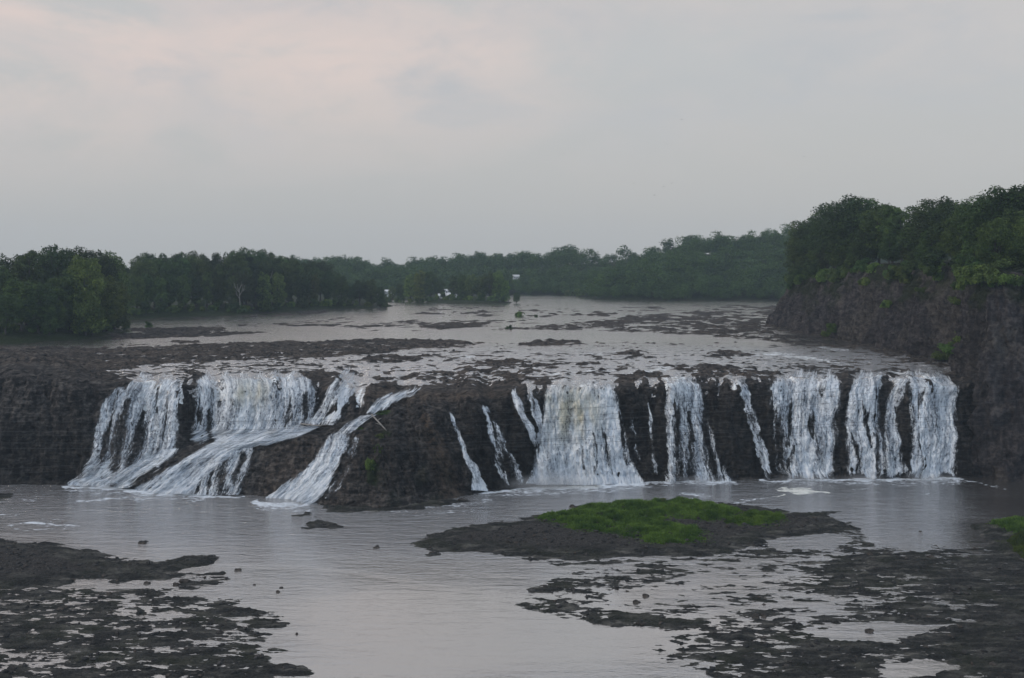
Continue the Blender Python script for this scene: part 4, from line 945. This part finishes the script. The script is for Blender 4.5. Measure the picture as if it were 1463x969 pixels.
# ------------------------------------------------------------------ grass on the islands
def in_img_poly(poly, n, rng):
    P_ = np.array(img2pool(poly)); lo, hi_ = P_.min(0), P_.max(0)
    q = rng.uniform(lo, hi_, (n*3, 2)); wx = q[:, 0]+0.9*n2(q[:, 0]/2, q[:, 1]/2, 601); wy = q[:, 1]+0.9*n2(q[:, 0]/2, q[:, 1]/2, 602)
    sd = poly_sd(wx, wy, [tuple(p) for p in P_]); k = (sd > 0) | ((sd > -2.2) & (rng.uniform(0, 1, len(sd)) < 0.22*np.clip(1+sd/2.2, 0, 1))); return q[k][:n], sd[k][:n]
def grass(name, poly, n, label, hmax=0.8, seed=1):
    r = np.random.default_rng(seed); q, sd = in_img_poly(poly, n, r); m = len(q)
    h0, _ = heightA(q[None, :, 0], q[None, :, 1]); h0 = h0[0]
    cl_ = fbm2(q[:, 0]/2.2, q[:, 1]/2.2, 4, 611)
    hh = hmax*(0.6+0.8*cl_+0.25*r.uniform(-1, 1, m))*np.clip(0.35+sd/1.8, 0.22, 1); hh = np.clip(hh, 0.12, None)
    a = r.uniform(0, 6.28, m); w = r.uniform(0.05, 0.11, m); lean = r.normal(0, 0.35, (m, 2))*hh[:, None]
    dx, dy = np.cos(a)*w, np.sin(a)*w
    b0 = np.stack([q[:, 0]-dx, q[:, 1]-dy, h0-0.1], -1); b1 = np.stack([q[:, 0]+dx, q[:, 1]+dy, h0-0.1], -1)
    t0 = np.stack([q[:, 0]+dx*0.5+lean[:, 0], q[:, 1]+dy*0.5+lean[:, 1], h0+hh], -1); t1 = np.stack([q[:, 0]-dx*0.4+lean[:, 0], q[:, 1]-dy*0.4+lean[:, 1], h0+hh*0.95], -1)
    V = np.stack([b0, b1, t0, t1], 1).reshape(-1, 3)
    tone = np.repeat(np.clip(0.45+0.9*fbm2(q[:, 0]/3.5, q[:, 1]/2.6, 4, 612)+r.normal(0, 0.12, m), 0, 1), 4)
    o = mesh_obj(name, V, np.arange(m*4).reshape(m, 4), M_grass, None, False, dict(tone=tone)); tag(o, label, 'grass', kind='stuff')
grass('grass', [(763, 743), (800, 733), (860, 722), (960, 717), (1020, 722), (1062, 736), (1040, 746), (1005, 749), (955, 746), (950, 752), (1000, 762), (1008, 776), (975, 783), (930, 781), (880, 770), (830, 762), (790, 752)], 90000, 'bright green grass covering the gravel island in the middle', 0.9, 1)
grass('grass', [(1036, 752), (1060, 740), (1100, 737), (1124, 746), (1110, 754), (1070, 757)], 16000, 'small separate mound of bright grass right of the big grass patch', 0.9, 2)
grass('grass', [(1412, 752), (1440, 744), (1500, 741), (1700, 742), (1700, 762), (1463, 768), (1440, 764)], 22000, 'bright grass mound cut by the right edge, upper of two', 0.9, 3)
grass('grass', [(1436, 778), (1463, 766), (1700, 768), (1700, 812), (1463, 800), (1448, 790)], 22000, 'bright grass mound cut by the right edge, lower of two', 0.9, 4)
for px, py, s, lb in [(857, 745, (0.42, 0.42, 0.4), 'dark green weed clump in the left half of the grass patch'), (922, 757, (0.3, 0.3, 0.28), 'small weed clump near the front of the grass patch'), (962, 732, (0.6, 0.5, 0.35), 'broad weed clump at the back of the grass patch'), (948, 722, (0.3, 0.3, 0.45), 'tall weed at the rear edge of the grass patch'), (975, 722, (0.35, 0.3, 0.4), 'second tall weed right of the rear one on the grass patch')]:
    d = dpool(py); x = (px-CX)/F*d; hz, _ = heightA(np.array([[x]]), np.array([[d]]))
    put_bush('green', (x, d, float(hz[0, 0])-0.2), s, lb, cat='plant', name='weed')

# ------------------------------------------------------------------ boulders in the shallows
def boulder(px, py, s, label, seed, flat=0.6, grp='loose boulders in the shallows'):
    r = np.random.default_rng(seed); n, m = 14, 22
    th = np.linspace(0, math.pi, n)[:, None]; ph = np.linspace(0, 2*math.pi, m+1)[None]
    X, Y, Z = np.sin(th)*np.cos(ph), np.sin(th)*np.sin(ph), np.cos(th)*np.ones_like(ph)
    k = 1+0.6*fbm3(X*0.9+seed, Y*0.9, Z*0.9, 3, seed); k[:, -1] = k[:, 0]
    q = k
    G = np.stack([X*q*s, Y*q*s*0.75, Z*q*s*flat], -1)
    d = dpool(py); x = (px-CX)/F*d; hz, _ = heightA(np.array([[x]]), np.array([[d]]))
    o = grid_obj('boulder', G, M_stone, attrs=dict(tone=np.full(X.shape, 0.2), wet=np.full(X.shape, 0.1), green=np.zeros(X.shape)), loc=(x, d, max(0, float(hz[0, 0]))*0.8+s*flat*0.05)); tag(o, label, 'boulder', grp)
for i, (px, py, s, lb) in enumerate([(262, 833, 1.1, 'largest dark block at the right end of the left puddle'), (252, 836, 0.7, 'dark block left of the largest one by the left puddle'), (210, 834, 0.6, 'small block standing in the left puddle'), (168, 832, 0.45, 'pebble-sized block at the left in the left puddle'),
        (340, 815, 0.9, 'flat rock alone off the tip of the left flats'), (363, 836, 0.35, 'small stone in open water right of the left flats'), (402, 840, 0.4, 'upper of two small stones in mid channel'), (397, 846, 0.45, 'lower of two small stones in mid channel'),
        (203, 777, 1.0, 'low dark rock alone in the pool off the left flats'), (921, 852, 0.75, 'pale-topped boulder in the right shallows left of centre'), (909, 861, 0.7, 'dark boulder just below the pale-topped one'), (896, 845, 0.4, 'small dark stone left of the pale-topped boulder'),
        (1042, 858, 0.5, 'dark stone alone in the bright right shallows'), (1081, 882, 0.8, 'left boulder of the close pair in the right shallows'), (1091, 881, 0.65, 'right boulder of the close pair in the right shallows'), (1091, 864, 0.4, 'small stone above the close pair of boulders'), (1430, 826, 0.4, 'little stone among the far right flats'),
        (660, 716, 0.9, 'dark rock at the right foot of the hump'), (818, 725, 0.8, 'dark rock at the left rear of the grass island'), (1315, 760, 0.4, 'stone in the blue reflection near the right falls'), (424, 906, 0.3, 'tiny stone off the lower left flats'), (618, 791, 0.9, 'flat slab off the left tip of the gravel island'),
        (1330, 796, 0.9, 'grey boulder on the flats below the right reflection'), (1242, 903, 0.9, 'boulder in the lower right puddle'), (539, 783, 0.8, 'low wet rock breaking the ripples left of the gravel island')]):
    boulder(px, py, s*0.78, lb, 800+i, 0.5 if s > .8 else 0.7)

# loose stone litter: one mass on the lower flats, one on the upper shelf
def litter(name, xs, ys, zs, smin, smax, seed, mat, label):
    r = np.random.default_rng(seed); n = len(xs)
    t = (1+5**.5)/2
    iv = np.array([(-1, t, 0), (1, t, 0), (-1, -t, 0), (1, -t, 0), (0, -1, t), (0, 1, t), (0, -1, -t), (0, 1, -t), (t, 0, -1), (t, 0, 1), (-t, 0, -1), (-t, 0, 1)])/1.9
    fc = np.array([(0, 11, 5), (0, 5, 1), (0, 1, 7), (0, 7, 10), (0, 10, 11), (1, 5, 9), (5, 11, 4), (11, 10, 2), (10, 7, 6), (7, 1, 8), (3, 9, 4), (3, 4, 2), (3, 2, 6), (3, 6, 8), (3, 8, 9), (4, 9, 5), (2, 4, 11), (6, 2, 10), (8, 6, 7), (9, 8, 1)])
    sz = smin+(smax-smin)*r.uniform(0, 1, n)**3
    V = iv[None]*r.uniform(0.6, 1.25, (n, 12, 1)); a = r.uniform(0, 6.28, n); ca, sa = np.cos(a)[:, None], np.sin(a)[:, None]
    V = V*np.stack([sz*r.uniform(0.8, 1.6, n), sz*r.uniform(0.6, 1.1, n), sz*r.uniform(0.35, 0.7, n)], -1)[:, None, :]
    W = np.stack([V[..., 0]*ca-V[..., 1]*sa+xs[:, None], V[..., 0]*sa+V[..., 1]*ca+ys[:, None], V[..., 2]+zs[:, None]+(sz*0.12)[:, None]], -1).reshape(-1, 3)
    Fc = (fc[None]+(np.arange(n)*12)[:, None, None]).reshape(-1, 3)
    tn_ = np.repeat(np.clip(r.normal(0.0, 0.12, n), 0, 0.3), 12)
    o = mesh_obj(name, W, Fc, mat, None, False, dict(tone=tn_, wet=np.repeat(r.uniform(0, 0.5, n), 12), green=np.zeros(n*12))); tag(o, label, name, kind='stuff')
r_ = np.random.default_rng(31)
lp = r_.uniform(-330, 1790, 60000); ly = 700+r_.uniform(0, 1, 60000)**1.3*400; ld = dpool(ly); lx = (lp-CX)/F*ld
lh, lg = heightA(lx, ld); k_ = (lh > 0.05) & ((r_.uniform(0, 1, 60000) < 0.22) | (lg > 0.4)); litter('rubble', lx[k_], ld[k_], lh[k_], 0.07, 0.6, 32, M_stone, 'broken shale stones littering the lower flats and gravel islands')
lp = r_.uniform(-330, 1400, 26000); ly = r_.uniform(436, 540, 26000); ld = dup(ly); lx = (lp-CX)/F*ld
lh, lg = heightU(lx, ld); k_ = (lh > levelU(lp, ld)+0.1) & (lg < 0.2) & (ld > np.interp(lp, cpx, D5)+2); litter('rubble', lx[k_], ld[k_], lh[k_], 0.12, 0.6, 33, M_stone, 'broken shale blocks littering the upper river shelf')

# ------------------------------------------------------------------ driftwood
def log(pts, rads, label, branches=()):
    e = empty('driftwood', (0, 0, 0)); q = []
    for px, py, o_ in pts:
        p = surf(np.array([px], float), np.array([py], float))[0]; q.append((p[0], p[1]-o_, p[2]+o_))
    e.location = q[0]; b = MB(); z0 = np.array(q[0]); q = [tuple(np.array(v)-z0) for v in q]
    b.tube(q, rads, 8, 0.1); b.build('trunk', M_dead, e, True)
    for i, dv, L_ in branches:
        bb = MB(); s_ = np.array(q[i]); bb.tube([s_, s_+np.array(dv)*L_*0.5+np.array([0, 0, 0.1]), s_+np.array(dv)*L_], [0.11, 0.08, 0.03], 6, 0.1); bb.build('branch', M_dead, e, True)
    tag(e, label, 'driftwood')
log([(532, 597, 0.9), (540, 606, 0.9), (547, 613, 0.9), (553, 619, 0.8)], [0.2, 0.18, 0.15, 0.08], 'bleached driftwood trunk lying under the crest tuft on the hump', [(2, (-0.9, 0, 0.35), 1.8), (1, (0.8, -0.2, 0.5), 1.3)])
log([(430, 609, 0.7), (444, 611, 0.8), (458, 612, 0.8), (468, 610, 0.7)], [0.2, 0.17, 0.14, 0.07], 'brown driftwood log lying across the left ledge by the narrow chute', [(1, (0.3, 0, 0.8), 1.2)])

# ------------------------------------------------------------------ houses
def house(px, py, d, w, dep, h, label, roof=None, z=None):
    x = (px-CX)/F*d; zz_ = CZ-(py-HY)*d/F if z is None else z
    g = groundU(x, d)
    e = empty('house', (x, d, zz_), 0.15)
    b = MB(); b.box(-w/2, w/2, -dep/2, dep/2, min(0, g-zz_)-1, h); b.add([(-w/2, -dep/2, h), (-w/2, dep/2, h), (-w/2, 0, h*1.5), (w/2, -dep/2, h), (w/2, dep/2, h), (w/2, 0, h*1.5)], [(0, 2, 1), (3, 4, 5)]); b.build('wall', M_wall, e)
    r_ = MB(); W = w/2+0.4
    for s_ in (-1, 1):
        r_.add([(-W, s_*(dep/2+0.5), h-0.2), (W, s_*(dep/2+0.5), h-0.2), (W, 0, h*1.5+0.1), (-W, 0, h*1.5+0.1), (-W, s_*(dep/2+0.5), h), (W, s_*(dep/2+0.5), h), (W, 0, h*1.5+0.35), (-W, 0, h*1.5+0.35)],
               [(0, 1, 2, 3), (4, 7, 6, 5), (0, 4, 5, 1), (1, 5, 6, 2), (3, 2, 6, 7), (0, 3, 7, 4)])
    r_.build('roof', roof or M_roof, e)
    k = max(2, int(w/3.2))
    for i in range(k):
        cxw = -w/2+(i+0.5)*w/k; q = MB(); q.box(cxw-0.5, cxw+0.5, -dep/2-0.06, -dep/2+0.1, h*0.35, h*0.75); q.build('window', M_glass, e)
    q = MB(); q.box(-w/2+w/k-0.55, -w/2+w/k+0.55, -dep/2-0.05, -dep/2+0.1, 0.05, h*0.7); q.build('door', M_roofd, e)
    tag(e, label, 'house', 'white houses on the far side')
house(737, 399, 1258, 7.5, 6, 3.4, 'white house high in the far woods above the lone sapling')
house(645, 427.5, 962, 8.5, 6, 3.4, 'white house at the waterside in the island tree gap, right one')
house(633, 427.0, 972, 9, 6, 3.0, 'low white house left of its neighbour in the island gap')
house(638, 418.5, 1000, 8, 5, 2.2, 'pale roofed house seen higher behind the two island gap houses')
house(556, 419.5, 1010, 9, 5, 2.2, 'small low white building right of the left wood tip')
house(541, 419.5, 1005, 3.2, 4, 2.4, 'tiny white shed beside the tip of the left wood')

# ------------------------------------------------------------------ cables over the gorge
for i, (yl, ym, yr) in enumerate([(603, 595, 545), (617, 606, 556), (622, 612, 566), (633, 625, 585), (641, 634, 598), (666, 640, 604), (673, 645, 612)]):
    b = MB(); pts = []
    d = 205+i*1.5
    A_ = np.polyfit([80, 600, 1300], [yl, ym, yr], 2)
    for k in range(81):
        px = -900+3200*k/80; pts.append(P(px, float(np.polyval(A_, px)), d))
    b.tube(pts, [0.022]*81, 5); o = b.build('cable', M_cable, None, True)
    tag(o, 'thin dark cable strung over the gorge, %s from the top' % ORD[i], 'cable', 'cables strung over the gorge')

# ------------------------------------------------------------------ birds
def bird(px, py, d, span, roll, label):
    e = empty('bird', P(px, py, d), rr.uniform(-0.6, 0.6)); e.rotation_euler[1] = roll; s = span/2
    b = MB(); b.tube([(0, -0.42*s, 0), (0, -0.3*s, 0.02*s), (0, 0, 0.03*s), (0, 0.3*s, 0), (0, 0.5*s, 0)], [0.02*s, 0.08*s, 0.13*s, 0.07*s, 0.03*s], 8); b.build('body', M_bird, e, True)
    for sd in (-1, 1):
        w = MB(); top = [(0.08*sd*s, -0.18*s, 0.03*s), (0.08*sd*s, 0.16*s, 0.03*s), (0.5*sd*s, 0.08*s, 0.2*s), (0.5*sd*s, -0.26*s, 0.2*s), (1.0*sd*s, 0.14*s, 0.06*s), (1.0*sd*s, 0.02*s, 0.06*s)]
        low = [(x, y, z-0.03*s) for x, y, z in top]
        w.add(top+low, [(0, 1, 2, 3), (3, 2, 4, 5), (6, 9, 8, 7), (9, 11, 10, 8), (0, 3, 9, 6), (3, 5, 11, 9), (1, 7, 8, 2), (2, 8, 10, 4), (4, 10, 11, 5)]); w.build('wing', M_bird, e)
    tag(e, label, 'bird', 'birds flying over the falls')
for px, py, lb in [(804, 220, 'bird flying alone farthest left in the sky'), (952, 206, 'bird gliding alone midway up, above the loose string of birds'), (905, 262, 'faint bird left of the loose string of birds'), (935, 279, 'lowest bird of the loose string'), (948, 267, 'middle bird of the loose string'), (960, 262, 'highest bird of the loose string'),
                   (974, 171, 'highest bird in the whole sky'), (1149, 224, 'bird flying alone farthest right, over the cliff trees')]:
    bird(px, py, 300, 1.05, rr.uniform(-0.35, 0.35), lb)

# ------------------------------------------------------------------ mist and haze
def vol_mat(name, dens, col, ani=0.0):
    m, nt = newmat(name); v = nt.nodes.new('ShaderNodeVolumePrincipled'); v.inputs['Density'].default_value = dens; v.inputs['Color'].default_value = (*col, 1); v.inputs['Anisotropy'].default_value = ani
    o = nt.nodes.new('ShaderNodeOutputMaterial'); nt.links.new(v.outputs[0], o.inputs['Volume']); return m
def soft_mist(dens):
    m, nt = newmat('mist'); b = NB(nt); tc = b.n('ShaderNodeTexCoord')
    ln = b.n('ShaderNodeVectorMath', operation='LENGTH'); nt.links.new(tc.outputs['Object'], ln.inputs[0])
    k = b.mapr(ln.outputs['Value'], 0.15, 1.0, 1.0, 0.0); k = b.math('MULTIPLY', k, b.mapr(b.noise(tc.outputs['Object'], 3.0, 4, 0.6), 0.3, 0.65, 0.3, 1.2))
    v = nt.nodes.new('ShaderNodeVolumePrincipled'); b.put(v.inputs['Density'], b.math('MULTIPLY', k, dens)); v.inputs['Color'].default_value = (0.96, 0.98, 1, 1)
    o = nt.nodes.new('ShaderNodeOutputMaterial'); nt.links.new(v.outputs[0], o.inputs['Volume']); return m
M_mist = soft_mist(0.16)
def mist():
    for px, py, d, rx, ry, rz, lb in [(808, 690, 257.5, 12, 4, 4.2, 'soft white mist at the foot of the yellowish main curtain'), (768, 694, 255, 10, 4, 3.2, 'mist drifting left of the main curtain over the hump foot'),
                                      (1150, 685, 266, 10, 2.4, 1.8, 'low spray under the wide curtain left of the black slot'), (1235, 685, 266, 7, 2.4, 1.8, 'low spray under the curtain right of the black slot'), (1328, 684, 267, 9, 2.4, 2.0, 'low spray under the curtain beside the right cliff'),
                                      (1000, 688, 264, 9, 2.2, 1.6, 'low spray under the lone three stranded curtain'), (412, 722, 238.5, 8, 2.4, 1.7, 'low spray where the broad chute meets the pool'), (235, 706, 248, 12, 2.4, 1.7, 'low spray where the sloping stream meets the pool'), (138, 696, 256, 8, 2.2, 1.5, 'low spray at the far left foot of the falls')]:
        c = P(px, py, d); th = np.linspace(0.02, math.pi-0.02, 16)[:, None]; ph = np.linspace(0, 2*math.pi, 28, endpoint=False)[None]
        G = np.stack([np.sin(th)*np.cos(ph), np.sin(th)*np.sin(ph), np.cos(th)*np.ones_like(ph)], -1).reshape(-1, 3)
        i = np.arange(16*28).reshape(16, 28); j = np.roll(i, -1, 1)
        f = [tuple(int(a) for a in q) for q in np.stack([i[:-1], i[1:], j[1:], j[:-1]], -1).reshape(-1, 4)]+[tuple(int(a) for a in i[0]), tuple(int(a) for a in i[-1][::-1])]
        o = mesh_obj('mist', G, f, M_mist, None, True, loc=(c[0], c[1], 0.35*rz)); o.scale = (rx, ry, rz); tag(o, lb, 'mist', kind='stuff')
mist()
hz_ = MB(); hz_.box(-1100, 1300, -60, 1900, -8, 130)
o = hz_.build('haze', vol_mat('haze', 0.00010, (0.72, 0.87, 1.0))); tag(o, 'pale blue evening haze over the whole gorge', 'haze', kind='stuff')

# ------------------------------------------------------------------ sky, sun, camera
SUN_EL, SUN_AZ = math.radians(30), math.radians(-118)     # azimuth from +Y towards +X
w = bpy.data.worlds.new('World'); bpy.context.scene.world = w; w.use_nodes = True
nt = w.node_tree; nt.nodes.clear(); b = NB(nt)
sky = b.n('ShaderNodeTexSky', sky_type='NISHITA'); sky.sun_disc = False; sky.sun_elevation = SUN_EL; sky.sun_rotation = SUN_AZ; sky.air_density = 1.5; sky.dust_density = 3.0
bg1 = b.n('ShaderNodeBackground'); nt.links.new(sky.outputs[0], bg1.inputs[0]); bg1.inputs[1].default_value = 0.08
tc = b.n('ShaderNodeTexCoord'); mp = b.n('ShaderNodeMapping'); nt.links.new(tc.outputs['Generated'], mp.inputs[0]); mp.inputs['Scale'].default_value = (1.8, 1.8, 4.2); mp.inputs['Location'].default_value = (0.3, 0.1, 0.2)
sx = b.n('ShaderNodeSeparateXYZ'); nt.links.new(tc.outputs['Generated'], sx.inputs[0])
zc = sx.outputs['Z']; xc = sx.outputs['X']
basec = b.ramp(b.math('MAXIMUM', zc, 0.0), [(0.0, (0.46, 0.475, 0.485)), (0.10, (0.53, 0.53, 0.53)), (0.2, (0.56, 0.565, 0.57)), (0.34, (0.595, 0.575, 0.565)), (0.6, (0.58, 0.62, 0.70)), (0.9, (0.5, 0.62, 0.8))])
nn = b.noise(mp.outputs[0], 1.6, 7, 0.55, 0.6)
mp2 = b.n('ShaderNodeMapping'); nt.links.new(tc.outputs['Generated'], mp2.inputs[0]); mp2.inputs['Scale'].default_value = (4, 4, 10); mp2.inputs['Location'].default_value = (1.3, 2.1, 0.2)
nn2 = b.noise(mp2.outputs[0], 1.5, 6, 0.6, 0.3)
left = b.mapr(xc, 0.3, -0.4, 0.22, 1.0); high = b.mapr(zc, 0.04, 0.24, 0.0, 1.0)
pinkf = b.math('MULTIPLY', b.mapr(b.math('ADD', b.math('MULTIPLY', nn, 0.55), b.math('MULTIPLY', nn2, 0.45)), 0.42, 0.6), b.math('MULTIPLY', high, left), clamp=True)
cc = b.mixc(pinkf, basec, (0.88, 0.70, 0.63))
greyf = b.math('MULTIPLY', b.mapr(nn2, 0.38, 0.74), b.math('MULTIPLY', b.mapr(zc, 0.05, 0.18), 0.8), clamp=True)
cc = b.mixc(greyf, cc, (0.50, 0.525, 0.555))
backf = b.mapr(sx.outputs['Y'], 0.1, -0.5, 0.0, 1.0)
cc = b.mixc(backf, cc, (0.82, 0.98, 1.2))
bg2 = b.n('ShaderNodeBackground'); b.put(bg2.inputs[0], cc); bg2.inputs[1].default_value = 1.0
ms = b.mixs(0.9, bg1.outputs[0], bg2.outputs[0])
wo = b.n('ShaderNodeOutputWorld'); nt.links.new(ms, wo.inputs[0])
sl = bpy.data.lights.new('sun', 'SUN'); sl.energy = 1.1; sl.angle = math.radians(16); sl.color = (1.0, 0.88, 0.76)
so = bpy.data.objects.new('sun', sl); C.objects.link(so)
dirv = (math.sin(SUN_AZ)*math.cos(SUN_EL), math.cos(SUN_AZ)*math.cos(SUN_EL), math.sin(SUN_EL))
import mathutils
so.rotation_euler = mathutils.Vector(dirv).to_track_quat('Z', 'Y').to_euler()
cam = bpy.data.cameras.new('camera'); co = bpy.data.objects.new('camera', cam); C.objects.link(co)
co.location = (0, 0, CZ); co.rotation_euler = (math.radians(90), 0, 0)
cam.sensor_width = 36; cam.lens = F/1463*36; cam.shift_y = -(484.5-HY)/1463; cam.clip_start = 1; cam.clip_end = 6000
S = bpy.context.scene; S.camera = co
S.view_settings.view_transform = 'Standard'; S.view_settings.look = 'None'; S.view_settings.exposure = 0; S.view_settings.gamma = 1
S.render.engine = 'CYCLES'
S.cycles.max_bounces = 6; S.cycles.diffuse_bounces = 2; S.cycles.glossy_bounces = 2; S.cycles.transparent_max_bounces = 12; S.cycles.volume_bounces = 0
S.cycles.use_adaptive_sampling = True; S.cycles.use_denoising = True
print('trees', NTREE)
